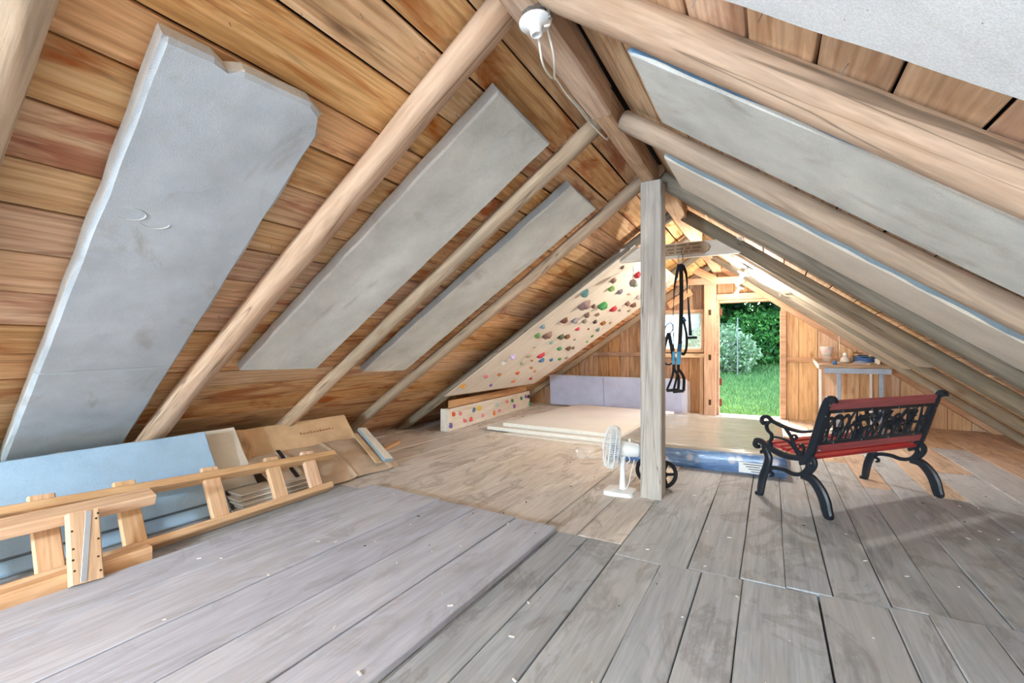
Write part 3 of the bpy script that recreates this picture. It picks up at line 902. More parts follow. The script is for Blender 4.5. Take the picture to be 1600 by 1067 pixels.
# ---------------------------------------------------------------- climbing wall
def blob(seed, sx, sy, sz, n=9, rings=5):
    rg = random.Random(seed)
    b = MB(); vs, fs = [], []
    for i in range(rings):
        t = i / (rings - 1)
        r = math.cos(t * math.pi / 2 * 0.98) ** 0.6
        for k in range(n):
            a = 2 * math.pi * k / n
            q = 1 + 0.45 * noise.noise((math.cos(a) * 1.3 + seed, math.sin(a) * 1.3, t * 1.5))
            vs.append((sx * r * q * math.cos(a), sy * r * q * math.sin(a), sz * math.sin(t * math.pi / 2) * (1 + 0.3 * noise.noise((seed, math.cos(a), math.sin(a))))))
    for i in range(rings - 1):
        for k in range(n):
            k2 = (k + 1) % n
            fs.append((i * n + k, i * n + k2, (i + 1) * n + k2, (i + 1) * n + k))
    fs.append(tuple((rings - 1) * n + k for k in range(n))); fs.append(tuple(range(n))[::-1])
    return vs, fs
HC = {}
def hcol(h):
    if h not in HC: HC[h] = plain('hold_' + h.strip('#'), h, 0.55, 0.35, var=0.12, nscale=30)
    return HC[h]
HOLDMESH = []
dummy = plain('hold_grey', '#8a8480', 0.55)
for i in range(7):
    vs, fs = blob(i * 5.3 + 1, 0.062, 0.04 + 0.008 * (i % 3), 0.05, 9, 5)
    HOLDMESH.append(mesh_of('climbing_hold', vs, fs, dummy, None, False))
def add_hold(parent, mw, color, mi):
    o = bpy.data.objects.new('climbing_hold', HOLDMESH[mi % 7])
    put(o, parent, mw)
    o.material_slots[0].link = 'OBJECT'; o.material_slots[0].material = hcol(color)
    return o
PO = -0.09
pm = rfrd('left', 5.77, 1.97, PO)
cw = empty('climbing_panel', pm, 'sloped plywood climbing panel dotted with coloured holds on the left slope', 'climbing wall')
b = MB(); b.board(2.86, 2.48, 0.018, None, 0.003)
b.build('panel', M['ply'], cw, pm)
b = MB(); b.board(2.8, 0.09, 0.03, None, 0.004, 4, 0.004)
b.build('edge_batten', M['rafter_d'], cw, rfrd('left', 4.545, 2.0, PO + 0.012))
inw = frame(V((0, 0, 0)), (0, 1, 0), -rnorm('left'))
H_UV = [(4.8,.8,'#7a5a48',.6),(5.38,.79,'#b0303c',1.2),(4.97,.98,'#8a6a58',.9),(5.66,.91,'#4f8f54',1.1),(5.17,1.09,'#6f8f48',1.1),(5.52,1.09,'#8a8088',1.0),(5.9,1.07,'#b59a80',.7),(6.33,1.05,'#a09a98',1.3),(4.69,1.26,'#6f9a98',1.3),(5.02,1.42,'#8f7470',1.7),(5.32,1.41,'#7f6258',.9),(5.53,1.36,'#3c8a4c',1.7),(6.03,1.37,'#b8303a',1.2),(6.32,1.37,'#8c8478',.7),(6.25,1.22,'#7a5a50',1.2),(6.54,1.21,'#6f4e44',1.2),(6.7,1.34,'#8a8070',.6),(5.45,1.57,'#80685c',1.2),(5.75,1.53,'#8a6a54',.8),(5.05,1.73,'#6a3f38',1.1),(5.33,1.7,'#8f8a90',1.3),(5.63,1.69,'#8f887c',1.1),(6.0,1.67,'#55483f',.9),(6.34,1.67,'#9a602c',1.0),(6.62,1.65,'#b99a74',.6),(4.71,1.88,'#8398a2',.9),(5.76,1.86,'#c04058',.8),(6.13,1.84,'#8f5f44',.5),(6.48,1.83,'#6c8488',1.0),(4.86,2.05,'#6f9a58',1.0),(5.09,2.03,'#8c6e64',1.4),(5.54,2.04,'#56604c',1.2),(5.72,2.03,'#7d563c',1.1),(6.63,1.99,'#5f8f4e',.6),(6.73,2.13,'#86b07a',.7),(5.49,2.18,'#94b4ac',.9),(6.02,2.32,'#41875a',1.0),(6.33,2.31,'#6f5440',1.1),(6.5,2.3,'#7a6a54',.8),(4.93,2.5,'#c8bcdc',1.2),(5.35,2.49,'#b0a088',.9),(5.7,2.48,'#c43c50',1.2),(4.9,2.64,'#dcdcd8',.9),(5.44,2.67,'#a8ac98',.9),(5.94,2.62,'#4878a0',1.0),(6.28,2.62,'#3f7ca8',.9),(6.57,2.61,'#3f8448',.8),(6.81,2.59,'#96948c',.7),(5.95,2.82,'#a87a50',.8),(5.2,2.94,'#c07a4c',.8),(4.89,2.95,'#d07880',.8),(5.71,2.94,'#c85c3c',.8),(6.24,2.93,'#c88048',.7),(6.49,3.17,'#b8403c',.8),(5.97,3.2,'#c86c3c',.7),(5.38,3.23,'#6c64a0',.7),(4.62,3.15,'#e0a040',1.0),(6.01,.64,'#6c4c98',1.0),(6.49,.68,'#c0d0dc',.9),(6.75,.7,'#d8c8bc',1.5),(5.2,2.3,'#b49a80',.5),(6.15,2.1,'#a08a70',.5),(5.65,2.62,'#a47c64',.6)]
for i, (u, v, c, s_) in enumerate(H_UV):
    base = rpt('left', u, v, PO - 0.009)
    m = Matrix.Translation(base) @ inw @ RZ(random.uniform(-0.9, 0.9)) @ Matrix.Scale(s_ * 0.78, 4)
    add_hold(cw, m, c, i)
# kick board below
ka, kb = V((-3.72, 4.86, 0)), V((-4.0, 7.75, 0))
kl = (kb - ka).length
km = frame(ka, kb - ka, (0, 0, 1))
kick = empty('kick_board', km, 'low pine box with small coloured holds on the floor under the climbing panel', 'climbing wall')
b = MB(); b.box(0, kl, 0.0, 0.022, 0.0, 0.30); b.build('front_panel', M['ply'], kick, km)
b = MB(); b.box(0.0, 0.024, 0.0226, 0.12, 0.0, 0.30); b.build('end_panel', M['ply'], kick, km)
b = MB(); b.box(0.025, kl, 0.0226, 0.11, 0.27, 0.295); b.build('top_panel', M['pine'], kick, km)
K_UV = [(.12,.22,'#d8603c'),(.3,.21,'#e09090'),(.05,.08,'#7466a8'),(.42,.09,'#e07068'),(.6,.08,'#d84c40'),(.69,.21,'#587890'),(.87,.21,'#e8c030'),(.97,.09,'#e09098'),(1.46,.2,'#a8ccc8'),(1.36,.08,'#e07838'),(1.56,.09,'#d878a0'),(1.85,.21,'#e08090'),(2.07,.2,'#3c8858'),(2.16,.09,'#8c58a0'),(2.47,.2,'#488868'),(2.69,.21,'#7c5c90'),(2.83,.2,'#3c3450'),(2.88,.06,'#4c8c58')]
out_m = frame((0, 0, 0), (1, 0, 0), (0, -1, 0))
for i, (u, z, c) in enumerate(K_UV):
    m = km @ T(u, 0.0, z) @ out_m @ RZ(random.uniform(0, 3)) @ Matrix.Scale(0.62, 4)
    add_hold(kick, m, c, i + 3)
b = MB(); b.board(2.75, 0.03, 0.10, None, 0.003)
st = b.build('board_strip', M['pine'], None, frame(ka + (kb - ka) * 0.5 + V((-0.06, 0.03, 0.352)), kb - ka, (0, 0, 1)))
tag(st, 'plain orange-tan board standing on top of the hold-studded kick board', 'board')
# chain with hanging grey hold
cp = rpt('left', 4.98, 0.72, PO - 0.02)
cm = T(*cp)
ch = empty('hanging_hold', cm, 'grey ball hold hanging on a short chain from the climbing panel top', 'climbing hold')
for k in range(5):
    b = MB()
    pts = [(0.008 * math.cos(a), 0, 0.016 * math.sin(a)) for a in [2 * math.pi * i / 10 for i in range(10)]]
    b.tube(pts, 0.0028, 5, closed=True)
    b.build('chain_link', M['steel'], ch, cm @ T(0, 0, -0.02 - 0.026 * k) @ RZ(k * 1.5))
b = MB(); b.lathe([(0.0, -0.23), (0.03, -0.225), (0.045, -0.19), (0.035, -0.16), (0.01, -0.145)], 12)
b.build('ball', hcol('#8f867c'), ch, cm, True)

# ---------------------------------------------------------------- hangboard tie
b = MB(); b.board(1.12, 0.04, 0.145, None, 0.004, 3, 0.002)
hb = b.build('tie_board', M['ply'], None, frame((-0.79, 4.66, 2.05), (1, 0, -0.01), (0, 0, 1)))
tag(hb, 'yellow pine tie board across the rafters behind the post, holding the hangboard', 'board')
hm = T(-0.80, 4.638, 2.055)
hg = empty('hangboard', hm, 'grey-brown resin fingerboard with slots screwed to the pine tie board', 'hangboard')
b = MB()
prof = [(-0.30, -0.05), (0.26, -0.05), (0.298, -0.03), (0.31, 0.0), (0.298, 0.03), (0.26, 0.055), (-0.26, 0.055), (-0.298, 0.03), (-0.31, 0.0)]
vs = [(x, 0, z) for x, z in prof] + [(x * 0.99, -0.03, z * 0.96) for x, z in prof]
n_ = len(prof)
b.add(vs, [tuple(range(n_)), tuple(range(n_, 2 * n_))[::-1]] + [(k, k + n_, (k + 1) % n_ + n_, (k + 1) % n_) for k in range(n_)])
b.build('board', M['bone'], hg, hm)
for row, (z, lens) in enumerate(((0.0, (0.085, 0.05, 0.07, 0.07, 0.05, 0.085)), (-0.03, (0.09, 0.04, 0.06, 0.06, 0.04, 0.09)), (0.035, (0.1, 0.1, 0.1, 0.1)))):
    tot = sum(lens) + 0.012 * (len(lens) - 1); x = -tot / 2
    for ln in lens:
        b = MB(); b.box(0, ln, -0.002, 0.002, -0.012, 0.012); b.box(0.005, ln - 0.005, -0.0035, -0.001, -0.008, 0.008, mi=1)
        b.build('pocket', [M['bone'], M['pocket']], hg, hm @ T(x, -0.0315, z)); x += ln + 0.012

# ---------------------------------------------------------------- suspension straps
sy = 4.585
sm_ = T(-0.75, sy, 1.97)
tr = empty('suspension_trainer', sm_, 'black and cyan suspension straps with triangle handles hanging from the hangboard', 'exercise straps')
def sp(px_, py_, dy=0.0):  # strap plane in centimetre steps from the carabiner
    return V((-0.75 + (px_ - 1062) * 0.0058, sy + dy, 1.97 + (400 - py_) * 0.0061))
b = MB()
pts = [sp(1062 + 3.6 * math.cos(a), 401 + 8 * math.sin(a)) for a in [2 * math.pi * i / 16 for i in range(16)]]
b.tube(pts, 0.005, 6, closed=True); b.build('carabiner', M['steel'], tr, None, True)
b = MB(); b.tube([sp(1062, 393), sp(1062, 388), sp(1062, 385, 0.03)], 0.004, 6); b.build('eye_hook', M['steel'], tr)
def strap(name, pts, wd, mat, parent=tr, dep=0.006, dy=0.0):
    P = [sp(*p) if len(p) == 2 else sp(p[0], p[1], p[2]) for p in pts]
    b = MB()
    P2 = smooth_line(P, 5)
    q = [(p.x, p.z) for p in P2]
    mm = frame((0, P2[0].y + dy, 0), (0, 1, 0), (0, 0, 1))     # ribbon's yz -> world xz
    b.ribbon([(-x, z) for x, z in q], wd, dep)
    return b.build(name, mat, parent, mm)
strap('strap', [(1063, 410), (1063.5, 450), (1063, 495), (1061, 537)], 0.036, M['nylon'])
strap('strap', [(1060, 410), (1056, 425), (1052, 447), (1051, 470)], lambda t: 0.032 * (1 - t) + 0.004, M['nylon'], dy=0.012)
strap('strap', [(1065, 412), (1070, 424), (1072, 440), (1072, 457)], lambda t: 0.026 * (1 - t) + 0.006, M['nylon'], dy=0.012)
strap('strap', [(1073, 462), (1075, 490), (1077, 522)], lambda t: 0.012 + 0.018 * t, M['rubber'], dy=0.02)
strap('loop', [(1066, 497), (1071, 520), (1071, 540), (1067, 551), (1063, 549)], 0.022, M['nylon'], dy=0.012)
strap('strap', [(1051, 470), (1050.3, 505), (1050.5, 548)], 0.005, M['nylon'], dy=0.012)
strap('cuff', [(1061, 535), (1060, 547)], 0.038, M['navy'], dep=0.012)
strap('cuff', [(1060, 546), (1059, 567)], 0.036, M['cyan'], dep=0.012)
strap('cuff', [(1051, 547), (1050.5, 567)], 0.024, M['cyan'], dep=0.012, dy=0.012)
strap('tag', [(1066, 493), (1070, 500)], 0.02, M['navy'], dep=0.008, dy=0.006)
b = MB(); b.tube([sp(1070, 525.5, 0.02), sp(1087, 525, 0.02)], [0.012, 0.012], 8); b.build('grip', M['rubber'], tr)
for k, (ax, ay, lx, ly, rx, ry, dy) in enumerate(((1059, 567, 1050.5, 610, 1067, 608, 0.0), (1051, 567, 1039.5, 609, 1058, 607, 0.02))):
    strap('strap', [(ax, ay), (ax - 0.3, ay + 8)], 0.026, M['nylon'], dy=dy)
    strap('strap', [(ax - 0.5, ay + 8), (ax - 3, (ay + ly) / 2), (lx, ly)], 0.020, M['nylon'], dy=dy)
    strap('strap', [(ax + 0.5, ay + 8), ((ax + rx) / 2 + 4, (ay + ry) / 2), (rx, ry)], 0.026, M['nylon'], dy=dy)
    b = MB(); b.tube([sp(lx, ly, dy), sp(rx, ry, dy)], 0.015, 10); b.build('handle', M['rubber'], tr)
# s-hook with a strap loop
hkm = T(*sp(1045, 503, 0.045))
hk = empty('hook_strap', hkm, 'short black strap loop hanging from a thin curved hook left of the suspension straps', 'strap')
b = MB(); b.tube(smooth_line([sp(1036, 511, 0.045), sp(1039, 504, 0.045), (sp(1045, 501.5, 0.045)), sp(1048.5, 506, 0.045), sp(1048, 513, 0.045), sp(1042, 519, 0.045)], 5), 0.0045, 6)
b.tube([sp(1048.6, 508, 0.045), sp(1050, 520, 0.045), sp(1049, 530, 0.045), sp(1051, 545, 0.045)], 0.004, 5)
b.tube([sp(1047, 502, 0.045), sp(1050.2, 470, 0.03), sp(1061, 408, 0.01)], 0.0018, 5)
b.build('hook', M['rubber'], hk)
strap('strap', [(1042, 517, 0.045), (1037, 532, 0.045), (1033.5, 549, 0.045), (1033.5, 557, 0.045)], 0.030, M['nylon'], hk)
strap('strap', [(1042, 517, 0.045), (1045, 532, 0.045), (1049, 552, 0.045), (1050, 562, 0.045)], 0.034, M['nylon'], hk)
strap('strap', [(1033.5, 557, 0.045), (1036, 565, 0.045), (1042, 568, 0.045), (1048, 565, 0.045), (1050, 561, 0.045)], 0.014, M['nylon'], hk)

# ---------------------------------------------------------------- far foam panel, floor sheets, mattress
fm_ = frame((-2.46, 8.06, 0.315), (1, 0.0, -0.005), V((0, 1, 0.13)))
fb = slab('foam_board', 2.50, 0.58, 0.045, [M['foam_lil'], M['foam_edge']], fm_, None, chip=0.006, rnd=0.006, seed=9.0, crease=-0.18)
tag(fb, 'lilac-blue foam board leaning low against the end wall planks', 'foam board')
b = MB(); b.board(0.56, 0.13, 0.012, None, 0.004)
fo = b.build('plastic_sleeve', M['film'], None, frame((-1.225, 8.0, 0.29), (0, -0.12, 1), (0, -1, 0)))
tag(fo, 'clear plastic sleeve standing at the right end of the lilac foam board', 'plastic')
def flat_sheet(x0, x1, y0, y1, z0, th, mats, label, ang):
    cx, cy = (x0 + x1) / 2, (y0 + y1) / 2
    b = MB()
    L, W_, D = x1 - x0, y1 - y0, th
    b.board(L, W_, D, None, 0.004)
    b.m = [1] * len(b.m)
    for i, f in enumerate(b.f):
        n = (b.v[f[1]] - b.v[f[0]]).cross(b.v[f[2]] - b.v[f[0]])
        if abs(n.normalized().z) > 0.9: b.m[i] = 0
    o = b.build('insulation_sheet', mats, None, T(cx, cy, z0 + th / 2) @ RZ(ang))
    return tag(o, label, 'sheet')
SM = [M['sheetrock'], M['sheet_edge']]
flat_sheet(-2.9, -1.50, 5.02, 7.3, 0.0, 0.012, SM, 'thin grey-white sheet lowest under the cream sheets on the floor', math.radians(-4))
flat_sheet(-3.27, -1.45, 5.16, 7.55, 0.013, 0.045, SM, 'lower cream sheet jutting out left at the bottom of the pile', math.radians(-3))
flat_sheet(-3.08, -1.40, 5.26, 7.62, 0.059, 0.05, SM, 'upper cream sheet lying on top of the floor pile beside the mattress', math.radians(-3))
# mattress
mm_ = T(-0.63, 5.63, 0)
mt = empty('mattress', mm_, 'blue flowered mattress wrapped in clear plastic on the floor by the door', 'mattress')
MLx, MLy, MH = 1.46, 2.24, 0.19
def mattress_mesh(L, W_, H, puff, seed, nx=26, ny=34, mats=None):
    vs, fs, fmi = [], [], []
    rings_z = [0.0, 0.03, H * 0.5, H - 0.03, H]
    # top grid
    def wob(x, y): return puff * (noise.noise((x * 2.1 + seed, y * 2.1, 0)) + 0.6 * noise.noise((x * 5 + seed, y * 3, 4)))
    for i in range(nx + 1):
        for j in range(ny + 1):
            x = -L / 2 + L * i / nx; y = -W_ / 2 + W_ * j / ny
            ed = min(i, nx - i, j, ny - j)
            z = H + wob(x, y) - (0.018 if ed == 0 else 0.0)
            vs.append((x, y, z))
    I = lambda i, j: i * (ny + 1) + j
    for i in range(nx):
        for j in range(ny):
            fs.append((I(i, j), I(i + 1, j), I(i + 1, j + 1), I(i, j + 1))); fmi.append(0)
    loop = [I(i, 0) for i in range(nx + 1)] + [I(nx, j) for j in range(1, ny + 1)] + [I(i, ny) for i in range(nx - 1, -1, -1)] + [I(0, j) for j in range(ny - 1, 0, -1)]
    prev = loop
    for kz, (z, o_) in enumerate(((H - 0.045, 0.018), (H * 0.5, 0.024), (0.045, 0.018), (0.0, 0.0))):
        cur = []
        for idx in loop:
            x, y, _ = vs[idx]
            d = V((x / L, y / W_, 0)); sx = math.copysign(1, x) if abs(abs(x) - L / 2) < 1e-6 else 0; sy_ = math.copysign(1, y) if abs(abs(y) - W_ / 2) < 1e-6 else 0
            w_ = 0.012 * noise.noise((x * 4 + seed, y * 4, z * 9))
            vs.append((x + sx * (o_ + w_), y + sy_ * (o_ + w_), z)); cur.append(len(vs) - 1)
        for a in range(len(loop)):
            a2 = (a + 1) % len(loop)
            fs.append((prev[a], cur[a], cur[a2], prev[a2])); fmi.append(1)
        prev = cur
    fs.append(tuple(prev[::-1])); fmi.append(1)
    return mesh_of('mattress_body', vs, fs, mats, fmi, True)
put(bpy.data.objects.new('mattress_body', mattress_mesh(MLx, MLy, MH, 0.010, 1.0, mats=[M['mtop'], M['mblue']])), mt, mm_)
film = put(bpy.data.objects.new('plastic_wrap', mattress_mesh(MLx + 0.035, MLy + 0.035, MH + 0.018, 0.012, 5.0, 40, 52, [M['film'], M['film']])), mt, mm_)
b = MB(); b.box(-0.115, 0.115, -0.002, 0.002, -0.045, 0.045, ch=0.0005); b.build('care_label', M['white'], mt, mm_ @ T(0.50, -MLy / 2 - 0.055, 0.07))
for k in range(4):
    b = MB(); b.box(-0.08 + 0.02 * k, 0.08 - 0.03 * (k % 2), -0.001, 0.001, -0.003, 0.003, ch=0.0003)
    b.build('print_line', M['rubber'], mt, mm_ @ T(0.50, -MLy / 2 - 0.0585, 0.10 - 0.02 * k))

# ---------------------------------------------------------------- fan, wheel, plastic bag
fm0 = T(-1.0, 3.44, 0)
fan = empty('desk_fan', fm0, 'white desk fan facing left on the floor beside the grey post', 'fan')
b = MB()
nb_ = 24
prof = []
for k in range(nb_):
    a = 2 * math.pi * k / nb_
    sx = abs(math.cos(a)) ** 0.4 * math.copysign(1, math.cos(a)); sy2 = abs(math.sin(a)) ** 0.4 * math.copysign(1, math.sin(a))
    prof.append((sx, sy2))
vs, fs = [], []
for (s_, z) in ((1.0, 0.0), (1.0, 0.018), (0.94, 0.03), (0.45, 0.038)):
    for (x, y) in prof: vs.append((x * 0.115 * s_, y * 0.10 * s_, z))
for i in range(3):
    for k in range(nb_):
        k2 = (k + 1) % nb_
        fs.append((i * nb_ + k, i * nb_ + k2, (i + 1) * nb_ + k2, (i + 1) * nb_ + k))
fs.append(tuple(range(nb_))[::-1]); fs.append(tuple(3 * nb_ + k for k in range(nb_)))
b.add(vs, fs); b.build('base', M['white'], fan, fm0)
b = MB(); b.lathe([(0.03, 0.036), (0.026, 0.05), (0.021, 0.14), (0.021, 0.27), (0.024, 0.29)], 16); b.build('pole', M['white'], fan, fm0 @ T(0.02, 0, 0), True)
hd = fm0 @ T(0.0, 0, 0.345) @ RZ(math.radians(196)) @ RY(math.radians(90 - 6))   # local z = blowing direction
b = MB(); b.lathe([(0.0, -0.15), (0.035, -0.148), (0.05, -0.13), (0.056, -0.07), (0.056, -0.01), (0.05, 0.0)], 18); b.build('motor_housing', M['white'], fan, hd, True)
b = MB(); b.lathe([(0.008, 0.0), (0.009, 0.02), (0.004, 0.024)], 8, fm0 @ T(0.07, 0.012, 0.398)); b.build('knob', M['white'], fan)
R_ = 0.16
grill = MB()
for (zz, rr_) in ((0.02, 0.055), (0.005, 0.10), (0.01, 0.14), (0.035, R_), (0.075, R_), (0.10, 0.145), (0.118, 0.10), (0.122, 0.055)):
    grill.tube([(rr_ * math.cos(a), rr_ * math.sin(a), zz) for a in [2 * math.pi * i / 28 for i in range(28)]], 0.0022 if rr_ < R_ else 0.004, 5, closed=True)
for k in range(60):
    a = 2 * math.pi * k / 60
    pp = [(0.02, 0.124), (0.06, 0.122), (0.10, 0.118), (0.145, 0.10), (R_, 0.075), (R_, 0.035), (0.14, 0.01), (0.10, 0.005), (0.05, 0.015)]
    grill.tube([(r * math.cos(a), r * math.sin(a), z) for r, z in pp], 0.0021, 4)
grill.build('guard', M['white'], fan, hd)
b = MB(); b.lathe([(0.0, 0.124), (0.034, 0.124), (0.032, 0.131), (0.0, 0.133)], 18); b.build('guard_badge', M['white'], fan, hd)
bladem = plain('pale_blade', '#d5dee4', 0.3, 0.5, var=0.02)
for k in range(4):
    vs = []
    for i in range(5):
        t = i / 4
        r = 0.028 + 0.112 * t
        wd = 0.5 * (0.6 + 0.5 * math.sin(t * 2.4))
        for s_ in (-1, 1):
            a = s_ * wd * 0.8
            vs.append((r * math.cos(a), r * math.sin(a), 0.055 + s_ * 0.014))
    vs2 = [(x, y, z + 0.003) for x, y, z in vs]
    fs = []
    for i in range(4):
        fs.append((2 * i, 2 * i + 1, 2 * i + 3, 2 * i + 2)); fs.append((10 + 2 * i, 12 + 2 * i, 13 + 2 * i, 11 + 2 * i))
    rim = [0, 2, 4, 6, 8, 9, 7, 5, 3, 1]
    for i in range(10): fs.append((rim[i], rim[(i + 1) % 10], 10 + rim[(i + 1) % 10], 10 + rim[i]))
    bb = MB(); bb.add(vs + vs2, fs); bb.build('blade', bladem, fan, hd @ RZ(k * math.pi / 2))
b = MB(); b.lathe([(0.0, 0.03), (0.03, 0.03), (0.03, 0.075), (0.015, 0.09), (0.0, 0.092)], 14); b.build('hub', bladem, fan, hd, True)
b = MB(); b.tube(smooth_line([(0.05, 0.02, 0.30), (0.075, 0.0, 0.26), (0.05, 0.0, 0.235)], 5), 0.003, 5); b.tube(smooth_line([(0.10, 0.03, 0.26), (0.085, 0.0, 0.18), (0.075, -0.02, 0.10), (0.05, -0.02, 0.042)], 5), 0.0035, 5)
b.build('cord', M['white'], fan, fm0)
wmx = T(-0.79, 3.76, 0.115)
wh = empty('spoked_wheel', wmx, 'black spoked wheels on an axle lying behind the foot of the post', 'wheel')
for (dx, dy, ang) in ((0.055, -0.05, 0.5), (-0.075, 0.05, 0.5)):
    m = wmx @ T(dx, dy, 0) @ RZ(ang) @ RX(math.pi / 2)
    b = MB(); b.tube([(0.098 * math.cos(a), 0.098 * math.sin(a), 0) for a in [2 * math.pi * i / 28 for i in range(28)]], 0.016, 8, closed=True); b.build('tyre', M['rubber'], wh, m, True)
    b = MB(); b.lathe([(0.03, -0.014), (0.03, 0.014)], 14)
    for k in range(5):
        a = 2 * math.pi * k / 5
        b.box(0.02, 0.09, -0.011, 0.011, -0.007, 0.007, RZ(a))
    b.build('spokes', M['rubber'], wh, m)
b = MB(); b.tube([(0.055, -0.05, 0), (-0.075, 0.05, 0)], 0.01, 8); b.build('axle', M['steel'], wh, wmx)
bagm = T(-1.62, 4.36, 0.0)
b = MB()
vs, fs = [], []
for i in range(7):
    for k in range(14):
        a = 2 * math.pi * k / 14; t = i / 6
        r = 0.085 * math.sin(0.55 + t * 2.3) * (1 + 0.9 * noise.noise((math.cos(a) * 2, math.sin(a) * 2, t * 3)))
        vs.append((r * 1.25 * math.cos(a), r * math.sin(a), 0.12 * t))
for i in range(6):
    for k in range(14):
        k2 = (k + 1) % 14; fs.append((i * 14 + k, i * 14 + k2, (i + 1) * 14 + k2, (i + 1) * 14 + k))
fs.append(tuple(range(14))[::-1]); fs.append(tuple(84 + k for k in range(14)))
b.add(vs, fs)
tag(b.build('plastic_bag', M['film'], None, bagm), 'crumpled clear plastic bag on the floor left of the fan guard', 'bag')

# ---------------------------------------------------------------- bench
X_ = V((0.78, 0.95, 0)).normalized()
bmx = frame((0.70, 4.055, 0), X_, (0, 0, 1))
bench = empty('garden_bench', bmx, 'garden bench with red slats and black cast iron scroll legs and floral back', 'bench')
HL = 0.60
back = [(0.128, 0.37), (0.105, 0.426), (0.067, 0.548), (0.03, 0.676), (0.0, 0.765)]
def end_frame():
    b = MB()
    dp = 0.036
    b.ribbon(sm2([(-0.03, 0.006), (-0.012, 0.012), (0.003, 0.05), (0.018, 0.11), (0.05, 0.173), (0.105, 0.228), (0.172, 0.238)]), lambda t: 0.048 + 0.022 * math.sin(t * 3.1), dp)
    b.ribbon(sm2([(0.535, 0.006), (0.505, 0.014), (0.495, 0.07), (0.478, 0.149), (0.446, 0.232), (0.432, 0.298), (0.455, 0.35), (0.472, 0.38)]), lambda t: 0.038 + 0.018 * math.sin(t * 3.1), dp)
    b.ribbon(sm2([(0.44, 0.20), (0.40, 0.232), (0.316, 0.241), (0.243, 0.229), (0.182, 0.242), (0.135, 0.29), (0.135, 0.33), (0.16, 0.34), (0.178, 0.325), (0.172, 0.305)]), 0.028, dp * 0.8)
    b.ribbon(sm2([(0.165, 0.236), (0.112, 0.28), (0.086, 0.33), (0.10, 0.368), (0.14, 0.37)]), 0.034, dp * 0.9)
    b.ribbon(sm2([(0.155, 0.33), (0.128, 0.37), (0.105, 0.426), (0.067, 0.548), (0.03, 0.676), (0.0, 0.755), (-0.015, 0.775), (-0.035, 0.772), (-0.04, 0.75)]), lambda t: 0.05 - 0.008 * t, 0.05)
    b.ribbon(sm2([(0.515, 0.365), (0.535, 0.362), (0.548, 0.38), (0.535, 0.404), (0.505, 0.41), (0.449, 0.385), (0.37, 0.356), (0.284, 0.342), (0.182, 0.352), (0.12, 0.37)]), lambda t: 0.03 + 0.01 * (t > 0.3), dp)
    # armrest and its scrolls
    ad = 0.028
    b.ribbon(sm2([(0.462, 0.562), (0.458, 0.548), (0.478, 0.545), (0.490, 0.565), (0.478, 0.59), (0.437, 0.598), (0.398, 0.572), (0.316, 0.548), (0.237, 0.535), (0.163, 0.535), (0.085, 0.555)]), lambda t: 0.019 + 0.008 * math.sin(t * 3.1), ad)
    b.ribbon(sm2([(0.40, 0.57), (0.432, 0.557), (0.449, 0.53), (0.437, 0.497), (0.409, 0.476), (0.407, 0.445), (0.42, 0.416), (0.40, 0.375)]), 0.019, ad)
    b.ribbon(sm2([(0.41, 0.45), (0.387, 0.459), (0.337, 0.462), (0.274, 0.448), (0.232, 0.411), (0.20, 0.37)]), 0.017, ad * 0.8)
    b.ribbon(sm2([(0.30, 0.54), (0.253, 0.482), (0.232, 0.436), (0.212, 0.405), (0.17, 0.375)]), 0.02, ad * 0.8)
    b.ribbon(sm2([(0.24, 0.45), (0.252, 0.475), (0.24, 0.497), (0.222, 0.50), (0.212, 0.485), (0.222, 0.475)]), 0.014, ad * 0.8)
    b.ribbon(sm2([(0.17, 0.375), (0.16, 0.42), (0.175, 0.445), (0.19, 0.43)]), 0.014, ad * 0.8)
    b.ribbon(sm2([(0.455, 0.33), (0.475, 0.345), (0.49, 0.335), (0.487, 0.318)]), 0.014, dp * 0.9)
    b.ribbon(sm2([(0.42, 0.20), (0.40, 0.19), (0.40, 0.172), (0.415, 0.168)]), 0.016, dp * 0.8)
    return b
efm = None
for sx in (-HL, HL):
    eb = end_frame()
    eo = eb.build('end_frame', M['black'], bench, bmx @ T(sx, 0, 0))
    for (u, z) in ((0.018, 0.735), (0.085, 0.43), (0.045, 0.66), (0.44, 0.36)):
        b = MB(); b.lathe([(0.0, -0.004), (0.007, -0.004), (0.007, 0.0), (0.004, 0.004), (0.0, 0.005)], 8)
        b.build('bolt', M['bolt'], eo, bmx @ T(sx, u - 0.033, z) @ RX(math.pi / 2))
def slat(u, z, tilt, wd, th, name='slat', x1=HL - 0.02):
    b = MB(); b.board(2 * x1, wd, th, None, 0.006)
    return b.build(name, M['red'], bench, bmx @ T(0, u, z) @ RX(tilt))
bt = math.atan2(0.765 - 0.37, 0.0 - 0.128)     # direction up the back
slat(0.012, 0.728, bt, 0.072, 0.024, 'back_slat')
slat(0.104, 0.432, bt, 0.062, 0.024, 'back_slat')
for u, z, tl in ((0.195, 0.362, 0.0), (0.255, 0.362, -0.02), (0.318, 0.368, 0.1), (0.38, 0.378, 0.18), (0.44, 0.393, 0.22)):
    slat(u, z + 0.014, tl, 0.05, 0.022, 'seat_slat')
slat(0.143, 0.362, 0.3, 0.045, 0.022, 'seat_slat')
